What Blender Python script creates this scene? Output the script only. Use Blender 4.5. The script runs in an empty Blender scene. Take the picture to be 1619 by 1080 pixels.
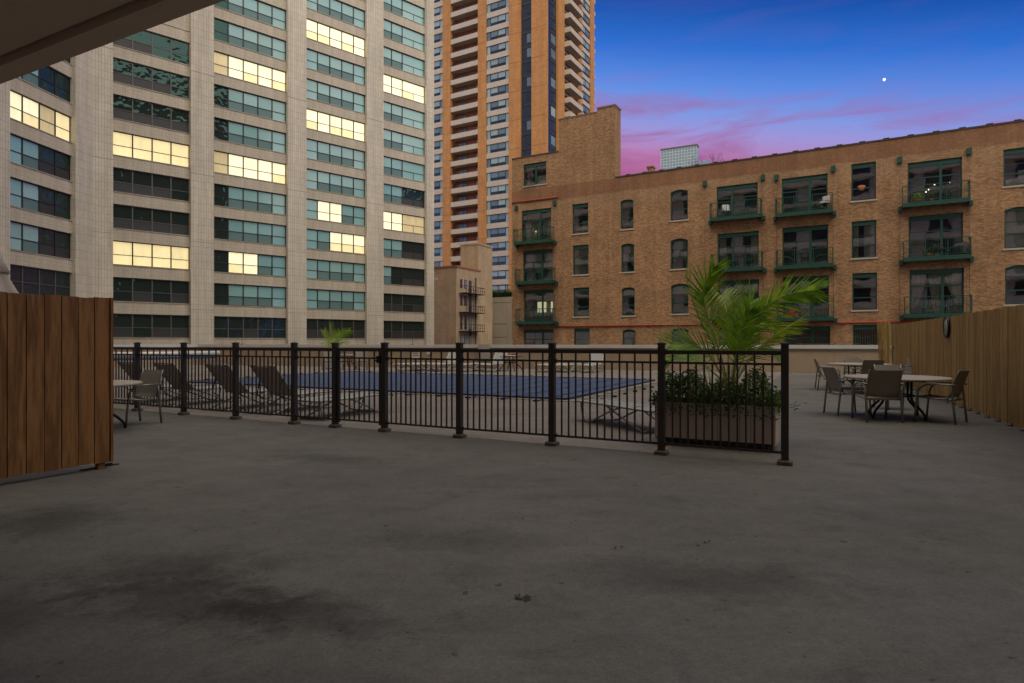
import bpy, math, random
from mathutils import Vector, Matrix
R = math.radians
random.seed(7)
S = bpy.context.scene
COL = S.collection
# ------------------------------------------------------------------ camera, sky, sun, exposure
F, CX, CY, H = 980.0, 809.5, 541.0, 1.37       # focal length and centre in photo pixels, eye height
cam = bpy.data.cameras.new('camera'); camo = bpy.data.objects.new('camera', cam); COL.objects.link(camo)
cam.sensor_width = 36; cam.lens = F / 1619 * 36; cam.clip_end = 6000; cam.clip_start = 0.05
cam.shift_y = (CY - 540) / 1619
camo.location = (0, 0, H); camo.rotation_euler = (R(90), 0, 0)
S.camera = camo
SUN_ELEV = R(55)
U = Vector((.889, -.458, 0)); V = Vector((.458, .889, 0))     # the deck's own grid
sh = (.72 * U - .69 * V).normalized()
sun_vec = Vector((sh.x * math.cos(SUN_ELEV), sh.y * math.cos(SUN_ELEV), math.sin(SUN_ELEV)))
sl = bpy.data.lights.new('sun', 'SUN'); so = bpy.data.objects.new('sun', sl); COL.objects.link(so)
sl.energy = 4.6; sl.angle = R(115); sl.color = (1, .90, .70)
so.rotation_euler = sun_vec.to_track_quat('Z', 'Y').to_euler(); so.location = (30, -30, 60)
W = bpy.data.worlds.new('World'); S.world = W; W.use_nodes = True
S.view_settings.view_transform = 'Standard'; S.view_settings.look = 'None'
S.view_settings.exposure = 0; S.view_settings.gamma = 1; S.view_settings.use_curve_mapping = False

def build_sky():
    nt = W.node_tree; n = nt.nodes; l = nt.links
    bg = n['Background']
    tc = n.new('ShaderNodeTexCoord'); sep = n.new('ShaderNodeSeparateXYZ'); l.new(tc.outputs['Generated'], sep.inputs[0])
    # the glow of the set sun lies low on one side (over the brick roof's far end) and the sky turns bluer away from it
    gd = n.new('ShaderNodeVectorMath'); gd.operation = 'DOT_PRODUCT'; gd.inputs[1].default_value = (math.sin(R(-20)), math.cos(R(-20)), 0); l.new(tc.outputs['Generated'], gd.inputs[0])
    hh = n.new('ShaderNodeMath'); hh.operation = 'MULTIPLY_ADD'; hh.inputs[1].default_value = -.26; hh.inputs[2].default_value = .21; l.new(gd.outputs['Value'], hh.inputs[0])
    tt = n.new('ShaderNodeMath'); l.new(hh.outputs[0], tt.inputs[0]); l.new(sep.outputs[2], tt.inputs[1])
    ramp = n.new('ShaderNodeValToRGB'); l.new(tt.outputs[0], ramp.inputs[0])
    cr = ramp.color_ramp
    stops = [(0.0, (.32, .06, .13)), (.235, (.37, .065, .18)), (.28, (.50, .20, .42)), (.318, (.34, .30, .68)), (.350, (.20, .32, .78)), (.385, (.11, .26, .76)),
             (.435, (.030, .16, .63)), (.49, (.010, .085, .41)), (1.0, (.006, .05, .25))]
    while len(cr.elements) < len(stops): cr.elements.new(.5)
    for e, (p, c) in zip(cr.elements, stops): e.position = p; e.color = (*c, 1)
    # thin streaks of pink cloud low over the roofs
    mp = n.new('ShaderNodeMapping'); mp.inputs['Scale'].default_value = (2.2, 2.2, 13); mp.inputs['Rotation'].default_value = (R(6), R(-5), 0)
    l.new(tc.outputs['Generated'], mp.inputs[0])
    nz = n.new('ShaderNodeTexNoise'); nz.inputs['Scale'].default_value = 2.3; nz.inputs['Detail'].default_value = 7; nz.inputs['Roughness'].default_value = .58
    nz.inputs['Distortion'].default_value = .6
    l.new(mp.outputs[0], nz.inputs[0])
    cl = n.new('ShaderNodeValToRGB'); cl.color_ramp.elements[0].position = .46; cl.color_ramp.elements[1].position = .66
    l.new(nz.outputs[0], cl.inputs[0])
    band = n.new('ShaderNodeValToRGB'); b = band.color_ramp
    for _ in range(2): b.elements.new(.5)
    for e, (p, c) in zip(b.elements, [(0, .4), (.26, .8), (.335, .75), (.40, .06)]): e.position = p; e.color = (c, c, c, 1)
    l.new(tt.outputs[0], band.inputs[0])
    mul = n.new('ShaderNodeMath'); mul.operation = 'MULTIPLY'; l.new(cl.outputs[0], mul.inputs[0]); l.new(band.outputs[0], mul.inputs[1])
    mix = n.new('ShaderNodeMix'); mix.data_type = 'RGBA'; l.new(mul.outputs[0], mix.inputs[0]); l.new(ramp.outputs[0], mix.inputs[6])
    mix.inputs[7].default_value = (.36, .12, .31, 1)
    l.new(mix.outputs[2], bg.inputs[0]); bg.inputs[1].default_value = 1.0
build_sky()

# ------------------------------------------------------------------ helpers
def P(px, Y, py=None):
    """a place in the scene at depth Y seen at photo column px (row py)"""
    return Vector(((px - CX) / F * Y, Y, 0 if py is None else H + (CY - py) / F * Y))
def G(px, py):
    """the spot on the deck under photo pixel px, py"""
    return P(px, F * H / (py - CY))
def uv(u, v, z=0): return U * u + V * v + Vector((0, 0, z))

class MB:
    def __init__(s): s.v = []; s.f = []; s.m = []; s.sm = []
    def add(s, vs, fs, m=0, sm=False):
        o = len(s.v); s.v += [tuple(x) for x in vs]
        for f in fs: s.f.append([i + o for i in f]); s.m.append(m); s.sm.append(sm)
        return s
    def box(s, x0, x1, y0, y1, z0, z1, m=0, mat=None):
        vs = [Vector((x, y, z)) for z in (z0, z1) for y in (y0, y1) for x in (x0, x1)]
        if mat: vs = [mat @ v for v in vs]
        return s.add(vs, [(0, 2, 3, 1), (4, 5, 7, 6), (0, 1, 5, 4), (2, 6, 7, 3), (0, 4, 6, 2), (1, 3, 7, 5)], m)
    def bbox(s, x0, x1, y0, y1, z0, z1, b=.01, m=0):
        """box with its upright and upper edges cut"""
        def ring(i, z): 
            return [(x0 + i + b, y0 + i, z), (x1 - i - b, y0 + i, z), (x1 - i, y0 + i + b, z), (x1 - i, y1 - i - b, z),
                    (x1 - i - b, y1 - i, z), (x0 + i + b, y1 - i, z), (x0 + i, y1 - i - b, z), (x0 + i, y0 + i + b, z)]
        vs = ring(0, z0) + ring(0, z1 - b) + ring(b, z1)
        fs = [tuple(reversed(range(8))), tuple(range(16, 24))]
        for k in (0, 8):
            for i in range(8): j = (i + 1) % 8; fs.append((k + i, k + j, k + 8 + j, k + 8 + i))
        return s.add(vs, fs, m)
    def quad(s, a, b, c, d, m=0, sm=False): return s.add([a, b, c, d], [(0, 1, 2, 3)], m, sm)
    def bar(s, a, b, w, h=None, m=0):
        """square bar from a to b"""
        a = Vector(a); b = Vector(b); h = h or w; d = (b - a).normalized()
        x = d.cross(Vector((0, 0, 1))); x = Vector((1, 0, 0)) if x.length < .01 else x.normalized(); y = x.cross(d)
        vs = [p + x * i * w / 2 + y * j * h / 2 for p in (a, b) for i, j in ((-1, -1), (1, -1), (1, 1), (-1, 1))]
        return s.add(vs, [(3, 2, 1, 0), (4, 5, 6, 7), (0, 1, 5, 4), (1, 2, 6, 5), (2, 3, 7, 6), (3, 0, 4, 7)], m)
    def tube(s, pts, r, n=6, m=0, sm=True, sx=1.0):
        pts = [Vector(p) for p in pts]; rs = r if isinstance(r, (list, tuple)) else [r] * len(pts)
        vs = []; up = Vector((0, 0, 1)); px = None
        for i, p in enumerate(pts):
            d = (pts[min(i + 1, len(pts) - 1)] - pts[max(i - 1, 0)]).normalized()
            x = d.cross(up) if px is None else px - d * px.dot(d)
            if x.length < .05: x = d.cross(Vector((1, 0, .1)))
            x.normalize(); px = x; y = x.cross(d)
            for k in range(n):
                a = math.tau * (k + .5) / n; vs.append(p + (x * math.cos(a) * sx + y * math.sin(a)) * rs[i])
        fs = [tuple(reversed(range(n))), tuple(range(len(vs) - n, len(vs)))]
        for i in range(len(pts) - 1):
            for k in range(n): j = (k + 1) % n; fs.append((i * n + k, i * n + j, (i + 1) * n + j, (i + 1) * n + k))
        return s.add(vs, fs, m, sm)
    def lathe(s, prof, n=32, m=0, c=(0, 0), sm=True, fx=None):
        vs = []
        for r, z in prof:
            for k in range(n):
                a = math.tau * k / n; rr = r * (fx(k, z) if fx else 1); vs.append((c[0] + rr * math.cos(a), c[1] + rr * math.sin(a), z))
        fs = [tuple(reversed(range(n))), tuple(range(len(vs) - n, len(vs)))]
        for i in range(len(prof) - 1):
            for k in range(n): j = (k + 1) % n; fs.append((i * n + k, i * n + j, (i + 1) * n + j, (i + 1) * n + k))
        return s.add(vs, fs, m, sm)
    def mesh(s, name, mats):
        me = bpy.data.meshes.new(name); me.from_pydata(s.v, [], s.f); me.update()
        for x in (mats if isinstance(mats, (list, tuple)) else [mats]): me.materials.append(x)
        me.polygons.foreach_set('material_index', s.m); me.polygons.foreach_set('use_smooth', s.sm)
        return me
    def build(s, name, mats, parent=None, M=None, kind=None):
        return put(name, s.mesh(name, mats), parent, M, kind)
def put(name, me, parent=None, M=None, kind=None):
    o = bpy.data.objects.new(name, me); COL.objects.link(o)
    if parent: o.parent = parent
    if M is not None: o.matrix_basis = M
    if kind: o['kind'] = kind
    return o
def tag(o, label, cat, group=None):
    o['label'] = label; o['category'] = cat
    if group: o['group'] = group
    return o
def thing(name, label, cat, loc=(0, 0, 0), rz=0, group=None):
    o = bpy.data.objects.new(name, None); COL.objects.link(o); o.empty_display_size = .2
    o.location = loc; o.rotation_euler = (0, 0, rz)
    return tag(o, label, cat, group)
def dup(o, parent=None):
    c = o.copy(); COL.objects.link(c)
    if parent: c.parent = parent
    for ch in list(o.children): dup(ch, c)
    return c
def T(x, y, z): return Matrix.Translation((x, y, z))

# ------------------------------------------------------------------ materials
MATS = {}
def pm(name, col, rough=.6, metal=0, var=.12, scale=4, bump=0, bscale=60, spec=.5, stretch=(1, 1, 1), var2=0, emit=None):
    """principled material whose colour drifts with two noises"""
    m = bpy.data.materials.new(name); m.use_nodes = True; nt = m.node_tree; n = nt.nodes; l = nt.links
    b = n['Principled BSDF']; b.inputs['Roughness'].default_value = rough; b.inputs['Metallic'].default_value = metal
    b.inputs['Specular IOR Level'].default_value = spec
    tc = n.new('ShaderNodeTexCoord'); mp = n.new('ShaderNodeMapping'); mp.inputs['Scale'].default_value = stretch
    l.new(tc.outputs['Object'], mp.inputs[0])
    oi = n.new('ShaderNodeObjectInfo'); w = n.new('ShaderNodeMath'); w.operation = 'MULTIPLY'; w.inputs[1].default_value = 37
    l.new(oi.outputs['Random'], w.inputs[0])
    nz = n.new('ShaderNodeTexNoise'); nz.noise_dimensions = '4D'; nz.inputs['Scale'].default_value = scale; nz.inputs['Detail'].default_value = 6
    nz.inputs['Roughness'].default_value = .6
    l.new(mp.outputs[0], nz.inputs['Vector']); l.new(w.outputs[0], nz.inputs['W'])
    mr = n.new('ShaderNodeMapRange'); mr.inputs[1].default_value = .25; mr.inputs[2].default_value = .75
    mr.inputs[3].default_value = 1 - var; mr.inputs[4].default_value = 1 + var
    l.new(nz.outputs[0], mr.inputs[0])
    rnd = n.new('ShaderNodeMapRange'); rnd.inputs[3].default_value = 1 - var2; rnd.inputs[4].default_value = 1 + var2
    l.new(oi.outputs['Random'], rnd.inputs[0])
    mu = n.new('ShaderNodeMath'); mu.operation = 'MULTIPLY'; l.new(mr.outputs[0], mu.inputs[0]); l.new(rnd.outputs[0], mu.inputs[1])
    vm = n.new('ShaderNodeVectorMath'); vm.operation = 'SCALE'; vm.inputs[0].default_value = col; l.new(mu.outputs[0], vm.inputs['Scale'])
    l.new(vm.outputs[0], b.inputs['Base Color'])
    if bump:
        n2 = n.new('ShaderNodeTexNoise'); n2.inputs['Scale'].default_value = bscale; n2.inputs['Detail'].default_value = 4
        l.new(mp.outputs[0], n2.inputs['Vector'])
        bp = n.new('ShaderNodeBump'); bp.inputs['Strength'].default_value = bump; bp.inputs['Distance'].default_value = .02
        l.new(n2.outputs[0], bp.inputs['Height']); l.new(bp.outputs[0], b.inputs['Normal'])
    if emit:
        l.new(vm.outputs[0], b.inputs['Emission Color']); b.inputs['Emission Strength'].default_value = emit
    MATS[name] = m
    return m
def brick_mat(name, c1, c2, mortar, bw=.21, bh=.068, ms=.008, big=.25, offset=.5, bump=.3, zband=None, bandcol=None, patch=None):
    m = bpy.data.materials.new(name); m.use_nodes = True; nt = m.node_tree; n = nt.nodes; l = nt.links; b = n['Principled BSDF']
    b.inputs['Roughness'].default_value = .85; b.inputs['Specular IOR Level'].default_value = .25
    tc = n.new('ShaderNodeTexCoord'); sp = n.new('ShaderNodeSeparateXYZ'); l.new(tc.outputs['Object'], sp.inputs[0])
    ad = n.new('ShaderNodeMath'); l.new(sp.outputs[0], ad.inputs[0]); l.new(sp.outputs[1], ad.inputs[1])
    cb = n.new('ShaderNodeCombineXYZ'); l.new(ad.outputs[0], cb.inputs[0]); l.new(sp.outputs[2], cb.inputs[1])
    br = n.new('ShaderNodeTexBrick'); l.new(cb.outputs[0], br.inputs['Vector']); br.inputs['Scale'].default_value = 1
    br.offset = offset
    br.inputs['Brick Width'].default_value = bw; br.inputs['Row Height'].default_value = bh; br.inputs['Mortar Size'].default_value = ms
    br.inputs['Color1'].default_value = (*c1, 1); br.inputs['Color2'].default_value = (*c2, 1); br.inputs['Mortar'].default_value = (*mortar, 1)
    br.inputs['Bias'].default_value = -.1
    nz = n.new('ShaderNodeTexNoise'); nz.inputs['Scale'].default_value = .35; nz.inputs['Detail'].default_value = 8; nz.inputs['Roughness'].default_value = .7
    l.new(tc.outputs['Object'], nz.inputs['Vector'])
    mr = n.new('ShaderNodeMapRange'); mr.inputs[1].default_value = .3; mr.inputs[2].default_value = .7; mr.inputs[3].default_value = 1 - big; mr.inputs[4].default_value = 1 + big
    l.new(nz.outputs[0], mr.inputs[0])
    n3 = n.new('ShaderNodeTexNoise'); n3.inputs['Scale'].default_value = 7; n3.inputs['Detail'].default_value = 3; l.new(cb.outputs[0], n3.inputs['Vector'])
    m3 = n.new('ShaderNodeMapRange'); m3.inputs[1].default_value = .3; m3.inputs[2].default_value = .7; m3.inputs[3].default_value = 1 - big * .7; m3.inputs[4].default_value = 1 + big * .7
    l.new(n3.outputs[0], m3.inputs[0])
    mm = n.new('ShaderNodeMath'); mm.operation = 'MULTIPLY'; l.new(mr.outputs[0], mm.inputs[0]); l.new(m3.outputs[0], mm.inputs[1])
    src = br.outputs[0]
    sm_ = n.new('ShaderNodeMapping'); sm_.inputs['Scale'].default_value = (1.5, 1.5, .09); l.new(tc.outputs['Object'], sm_.inputs[0])       # rain streaks
    sz = n.new('ShaderNodeTexNoise'); sz.inputs['Scale'].default_value = 1.4; sz.inputs['Detail'].default_value = 6; sz.inputs['Roughness'].default_value = .65; l.new(sm_.outputs[0], sz.inputs['Vector'])
    sr = n.new('ShaderNodeMapRange'); sr.inputs[1].default_value = .35; sr.inputs[2].default_value = .7; sr.inputs[3].default_value = 1.08; sr.inputs[4].default_value = .84; l.new(sz.outputs[0], sr.inputs[0])
    m2_ = n.new('ShaderNodeMath'); m2_.operation = 'MULTIPLY'; l.new(mm.outputs[0], m2_.inputs[0]); l.new(sr.outputs[0], m2_.inputs[1]); mm = m2_
    if zband is not None:      # courses of other brick near the parapet: pale weathered ones, red ones on top
        n4 = n.new('ShaderNodeTexNoise'); n4.inputs['Scale'].default_value = .5; n4.inputs['Detail'].default_value = 5; l.new(tc.outputs['Object'], n4.inputs['Vector'])
        a4 = n.new('ShaderNodeMath'); a4.operation = 'MULTIPLY_ADD'; a4.inputs[1].default_value = .6; l.new(n4.outputs[0], a4.inputs[0]); l.new(sp.outputs[2], a4.inputs[2])
        for (z0, z1, colr, fac) in zband:
            q = n.new('ShaderNodeMapRange'); q.inputs[1].default_value = z0 + .3; q.inputs[2].default_value = z1 + .3; q.inputs[3].default_value = 0; q.inputs[4].default_value = fac
            l.new(a4.outputs[0], q.inputs[0])
            x = n.new('ShaderNodeMix'); x.data_type = 'RGBA'; l.new(q.outputs[0], x.inputs[0]); l.new(src, x.inputs[6]); x.inputs[7].default_value = (*colr, 1); src = x.outputs[2]
    vm = n.new('ShaderNodeVectorMath'); vm.operation = 'SCALE'; l.new(src, vm.inputs[0]); l.new(mm.outputs[0], vm.inputs['Scale'])
    l.new(vm.outputs[0], b.inputs['Base Color'])
    bp = n.new('ShaderNodeBump'); bp.inputs['Strength'].default_value = bump; bp.inputs['Distance'].default_value = .01; bp.invert = True
    l.new(br.outputs['Fac'], bp.inputs['Height']); l.new(bp.outputs[0], b.inputs['Normal'])
    MATS[name] = m
    return m
def wood_mat(name, dark, light, rough=.6):
    m = bpy.data.materials.new(name); m.use_nodes = True; nt = m.node_tree; n = nt.nodes; l = nt.links; b = n['Principled BSDF']
    b.inputs['Roughness'].default_value = rough; b.inputs['Specular IOR Level'].default_value = .3
    tc = n.new('ShaderNodeTexCoord'); oi = n.new('ShaderNodeObjectInfo')
    of = n.new('ShaderNodeVectorMath'); of.operation = 'SCALE'; of.inputs[0].default_value = (13, 7, 29); l.new(oi.outputs['Random'], of.inputs['Scale'])
    av = n.new('ShaderNodeVectorMath'); l.new(tc.outputs['Object'], av.inputs[0]); l.new(of.outputs[0], av.inputs[1])
    mp = n.new('ShaderNodeMapping'); mp.inputs['Scale'].default_value = (1, 1, .09); l.new(av.outputs[0], mp.inputs[0])
    nz = n.new('ShaderNodeTexNoise'); nz.inputs['Scale'].default_value = 6; nz.inputs['Detail'].default_value = 3; nz.inputs['Distortion'].default_value = .4
    l.new(mp.outputs[0], nz.inputs['Vector'])
    mu = n.new('ShaderNodeMath'); mu.operation = 'MULTIPLY'; mu.inputs[1].default_value = 26; l.new(nz.outputs[0], mu.inputs[0])
    sn = n.new('ShaderNodeMath'); sn.operation = 'SINE'; l.new(mu.outputs[0], sn.inputs[0])
    n2 = n.new('ShaderNodeTexNoise'); n2.inputs['Scale'].default_value = 60; n2.inputs['Detail'].default_value = 3; l.new(mp.outputs[0], n2.inputs['Vector'])
    a = n.new('ShaderNodeMath'); a.operation = 'MULTIPLY_ADD'; a.inputs[1].default_value = .22; a.inputs[2].default_value = .0; l.new(sn.outputs[0], a.inputs[0])
    c = n.new('ShaderNodeMath'); l.new(a.outputs[0], c.inputs[0]); l.new(n2.outputs[0], c.inputs[1])
    n5 = n.new('ShaderNodeTexNoise'); n5.inputs['Scale'].default_value = 1.3; n5.inputs['Detail'].default_value = 4; l.new(av.outputs[0], n5.inputs['Vector'])
    c2 = n.new('ShaderNodeMath'); c2.operation = 'MULTIPLY_ADD'; c2.inputs[1].default_value = .3; l.new(n5.outputs[0], c2.inputs[0]); l.new(c.outputs[0], c2.inputs[2])
    rd = n.new('ShaderNodeMath'); rd.operation = 'MULTIPLY_ADD'; rd.inputs[1].default_value = .3; l.new(oi.outputs['Random'], rd.inputs[0]); l.new(c2.outputs[0], rd.inputs[2])
    rp = n.new('ShaderNodeValToRGB'); rp.color_ramp.elements[0].position = .40; rp.color_ramp.elements[1].position = .86
    rp.color_ramp.elements[0].color = (*dark, 1); rp.color_ramp.elements[1].color = (*light, 1)
    sc = n.new('ShaderNodeMath'); sc.operation = 'MULTIPLY'; sc.inputs[1].default_value = .78; l.new(rd.outputs[0], sc.inputs[0])
    l.new(sc.outputs[0], rp.inputs[0]); l.new(rp.outputs[0], b.inputs['Base Color'])
    bp = n.new('ShaderNodeBump'); bp.inputs['Strength'].default_value = .25; bp.inputs['Distance'].default_value = .004; l.new(c.outputs[0], bp.inputs['Height']); l.new(bp.outputs[0], b.inputs['Normal'])
    MATS[name] = m
    return m
def glass_mat(name, tint=(.5, .55, .52), wav=.02, wscale=1.5, body=None):
    """thin clear pane: mirrors at the Fresnel rate, else lets one see in (body: opaque dark glass)"""
    m = bpy.data.materials.new(name); m.use_nodes = True; nt = m.node_tree; n = nt.nodes; l = nt.links
    out = n['Material Output']; n.remove(n['Principled BSDF'])
    fr = n.new('ShaderNodeFresnel'); fr.inputs[0].default_value = 1.6
    gl = n.new('ShaderNodeBsdfGlossy'); gl.inputs['Roughness'].default_value = .02; gl.inputs['Color'].default_value = (.30, .62, .56, 1) if body else (.9, .95, .93, 1)
    if body:
        tr = n.new('ShaderNodeBsdfDiffuse'); tr.inputs[0].default_value = (*body, 1)
    else:
        tr = n.new('ShaderNodeBsdfTransparent'); tr.inputs[0].default_value = (*tint, 1)
    tc = n.new('ShaderNodeTexCoord'); oi = n.new('ShaderNodeObjectInfo')
    of = n.new('ShaderNodeVectorMath'); of.operation = 'SCALE'; of.inputs[0].default_value = (31, 17, 23); l.new(oi.outputs['Random'], of.inputs['Scale'])
    av = n.new('ShaderNodeVectorMath'); l.new(tc.outputs['Object'], av.inputs[0]); l.new(of.outputs[0], av.inputs[1])
    nz = n.new('ShaderNodeTexNoise'); nz.inputs['Scale'].default_value = wscale; nz.inputs['Detail'].default_value = 1.5; l.new(av.outputs[0], nz.inputs['Vector'])
    bp = n.new('ShaderNodeBump'); bp.inputs['Strength'].default_value = 1; bp.inputs['Distance'].default_value = wav; l.new(nz.outputs[0], bp.inputs['Height'])
    l.new(bp.outputs[0], gl.inputs['Normal'])
    mx = n.new('ShaderNodeMixShader')
    ma = n.new('ShaderNodeMath'); ma.operation = 'MULTIPLY_ADD'; ma.inputs[1].default_value = 1.0; ma.inputs[2].default_value = .02 if body else .12; l.new(fr.outputs[0], ma.inputs[0])
    l.new(ma.outputs[0], mx.inputs[0]); l.new(tr.outputs[0], mx.inputs[1]); l.new(gl.outputs[0], mx.inputs[2]); l.new(mx.outputs[0], out.inputs[0])
    MATS[name] = m
    return m
def deck_mat(name='deck_concrete', col=(.130, .122, .100)):
    m = bpy.data.materials.new(name); m.use_nodes = True; nt = m.node_tree; n = nt.nodes; l = nt.links; b = n['Principled BSDF']
    b.inputs['Specular IOR Level'].default_value = .2
    tc = n.new('ShaderNodeTexCoord')
    def noise(sc, det, rg=.6, stretch=None, dist=0):
        z = n.new('ShaderNodeTexNoise'); z.inputs['Scale'].default_value = sc; z.inputs['Detail'].default_value = det; z.inputs['Roughness'].default_value = rg
        z.inputs['Distortion'].default_value = dist
        src = tc.outputs['Object']
        if stretch:
            mp = n.new('ShaderNodeMapping'); mp.inputs['Scale'].default_value = stretch; mp.inputs['Rotation'].default_value = (0, 0, R(25)); l.new(src, mp.inputs[0]); src = mp.outputs[0]
        l.new(src, z.inputs['Vector']); return z.outputs[0]
    def rng(x, a, bb, c, d):
        q = n.new('ShaderNodeMapRange'); q.inputs[1].default_value = a; q.inputs[2].default_value = bb; q.inputs[3].default_value = c; q.inputs[4].default_value = d; l.new(x, q.inputs[0]); return q.outputs[0]
    def mul(a, bb):
        q = n.new('ShaderNodeMath'); q.operation = 'MULTIPLY'; l.new(a, q.inputs[0]); l.new(bb, q.inputs[1]); return q.outputs[0]
    base = rng(noise(.35, 6), .3, .7, .82, 1.16)
    mid = rng(noise(2.2, 6, .65, (1, 1.6, 1)), .3, .7, .88, 1.10)
    fine = rng(noise(45, 4, .7), .25, .75, .78, 1.22)
    grain = rng(noise(160, 2, .5), .3, .7, .82, 1.2)
    f = mul(mul(mul(base, mid), mul(fine, grain)), rng(noise(13, 8, .8), .3, .7, .84, 1.16))
    # dark damp stains: a few that have their own place, broken up by noise
    def spot(x, y, rx, ry, rot, depth):
        mp = n.new('ShaderNodeMapping'); mp.vector_type = 'TEXTURE'; mp.inputs['Location'].default_value = (x, y, 0); mp.inputs['Rotation'].default_value = (0, 0, rot); mp.inputs['Scale'].default_value = (rx, ry, 1)
        l.new(tc.outputs['Object'], mp.inputs[0])
        ln = n.new('ShaderNodeVectorMath'); ln.operation = 'LENGTH'; l.new(mp.outputs[0], ln.inputs[0])
        ad = n.new('ShaderNodeMath'); ad.operation = 'MULTIPLY_ADD'; ad.inputs[1].default_value = -2.6
        l.new(noise(4.6, 9, .8, None, .5), ad.inputs[0]); l.new(ln.outputs['Value'], ad.inputs[2])
        return rng(ad.outputs[0], -.95, -.15, 1 - depth, 1)
    for args in ((-1.78, 3.33, .75, .4, R(-18), .5), (-2.1, 3.75, .7, .4, R(10), .4), (-3.6, 4.75, .6, .5, 0, .45), (-1.1, 3.15, .6, .25, R(-20), .5), (1.05, 3.6, .9, .35, R(-10), .32), (-.3, 4.3, .7, .3, 0, .22), (-2.6, 3.1, .5, .3, 0, .35), (-2.2, 7.3, .8, .3, R(-20), .3)):
        f = mul(f, spot(*args))
    f = mul(f, rng(noise(9, 2, .5), .70, .74, 1, .5))
    f = mul(f, rng(noise(23, 2, .5), .73, .76, 1, .45))
    f = mul(f, rng(noise(1.7, 9, .78, (1, 1.5, 1), .4), .52, .64, 1.06, .86))       # hard edged blotches
    f = mul(f, rng(noise(.8, 9, .8, (.6, 1.5, 1), .8), .57, .66, 1, .80))
    f = mul(f, rng(noise(1.25, 8, .75, (1.4, .7, 1), .3), .60, .68, 1, 1.16))       # pale scuffs
    vo = n.new('ShaderNodeTexVoronoi'); vo.feature = 'DISTANCE_TO_EDGE'; vo.inputs['Scale'].default_value = .22
    wv = n.new('ShaderNodeTexNoise'); wv.inputs['Scale'].default_value = 1.6; wv.inputs['Detail'].default_value = 6; l.new(tc.outputs['Object'], wv.inputs['Vector'])
    wm = n.new('ShaderNodeVectorMath'); wm.operation = 'MULTIPLY_ADD'; wm.inputs[1].default_value = (.7, .7, 0); l.new(wv.outputs['Color'], wm.inputs[0]); l.new(tc.outputs['Object'], wm.inputs[2])
    l.new(wm.outputs[0], vo.inputs['Vector'])
    f = mul(f, rng(vo.outputs['Distance'], .0, .0015, .9, 1))                        # hairline cracks
    # col sets the tone; the pool side's paler one has light painted in
    vm = n.new('ShaderNodeVectorMath'); vm.operation = 'SCALE'; vm.inputs[0].default_value = col; l.new(f, vm.inputs['Scale'])
    l.new(vm.outputs[0], b.inputs['Base Color'])
    l.new(rng(noise(1.1, 5), .3, .7, .62, .9), b.inputs['Roughness'])
    bp = n.new('ShaderNodeBump'); bp.inputs['Strength'].default_value = .45; bp.inputs['Distance'].default_value = .006
    l.new(noise(90, 5, .7), bp.inputs['Height']); l.new(bp.outputs[0], b.inputs['Normal'])
    MATS[name] = m; return m
def leaf_mat(name, c1, c2, tip=None, rough=.45):
    m = bpy.data.materials.new(name); m.use_nodes = True; nt = m.node_tree; n = nt.nodes; l = nt.links; b = n['Principled BSDF']; out = n['Material Output']
    b.inputs['Roughness'].default_value = rough
    tc = n.new('ShaderNodeTexCoord'); nz = n.new('ShaderNodeTexNoise'); nz.inputs['Scale'].default_value = 9; nz.inputs['Detail'].default_value = 3; l.new(tc.outputs['Object'], nz.inputs['Vector'])
    rp = n.new('ShaderNodeValToRGB'); rp.color_ramp.elements[0].position = .3; rp.color_ramp.elements[1].position = .68
    rp.color_ramp.elements[0].color = (*c1, 1); rp.color_ramp.elements[1].color = (*c2, 1)
    if tip: e = rp.color_ramp.elements.new(.78); e.color = (*tip, 1)
    l.new(nz.outputs[0], rp.inputs[0]); l.new(rp.outputs[0], b.inputs['Base Color'])
    tl = n.new('ShaderNodeBsdfTranslucent'); l.new(rp.outputs[0], tl.inputs[0])
    mx = n.new('ShaderNodeMixShader'); mx.inputs[0].default_value = .48; l.new(b.outputs[0], mx.inputs[1]); l.new(tl.outputs[0], mx.inputs[2]); l.new(mx.outputs[0], out.inputs[0])
    MATS[name] = m; return m

deckM = deck_mat(); poolDeckM = deck_mat('pool_deck_lit_tone', (.190, .163, .134))  # pool side tone has the brighter light there mixed into its colour
metalM = pm('bronze_metal', (.050, .044, .036), .45, .3, .15, 6)
padM = pm('concrete_pad', (.13, .10, .07), .9, 0, .2, 15, .3)
chairM = pm('taupe_metal', (.24, .225, .195), .4, .5, .08, 6)
slingM = pm('sling_fabric', (.24, .215, .17), .8, 0, .1, 30, .2, 300)
slingLM = pm('pale_sling', (.33, .325, .295), .8, 0, .1, 20)
lslingM = pm('lounger_sling', (.42, .375, .30), .8, 0, .1, 30, .2, 300)
gslingM = pm('grey_sling', (.27, .265, .235), .8, 0, .1, 20)
frameLM = pm('white_frame', (.46, .45, .41), .45, 0, .1, 8)
loungeM = pm('pale_frame', (.36, .35, .31), .45, .3, .1, 8)
tableM = pm('stone_top', (.37, .315, .235), .5, 0, .12, 25)
blackM = pm('black_metal', (.012, .012, .012), .4, .2, .1, 8)
woodLM = wood_mat('brown_boards', (.19, .085, .026), (.36, .175, .058))
woodRM = wood_mat('tan_boards', (.27, .16, .05), (.46, .30, .10))
tanM = brick_mat('tan_brick', (.65, .58, .47), (.60, .535, .43), (.40, .35, .275), .20, .62, .013, .10, 0, .3)
tanSpM = brick_mat('tan_panel_brick', (.58, .505, .395), (.54, .47, .365), (.42, .365, .28), .11, .3, .012, .09, 0, .25)
brickM = brick_mat('brown_brick', (.52, .29, .135), (.26, .125, .06), (.31, .205, .125), .21, .07, .010, .22, .5, .3,
                   zband=((11.7, 12.7, (.42, .28, .165), .35), (13.3, 13.45, (.26, .115, .06), .7)))
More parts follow.
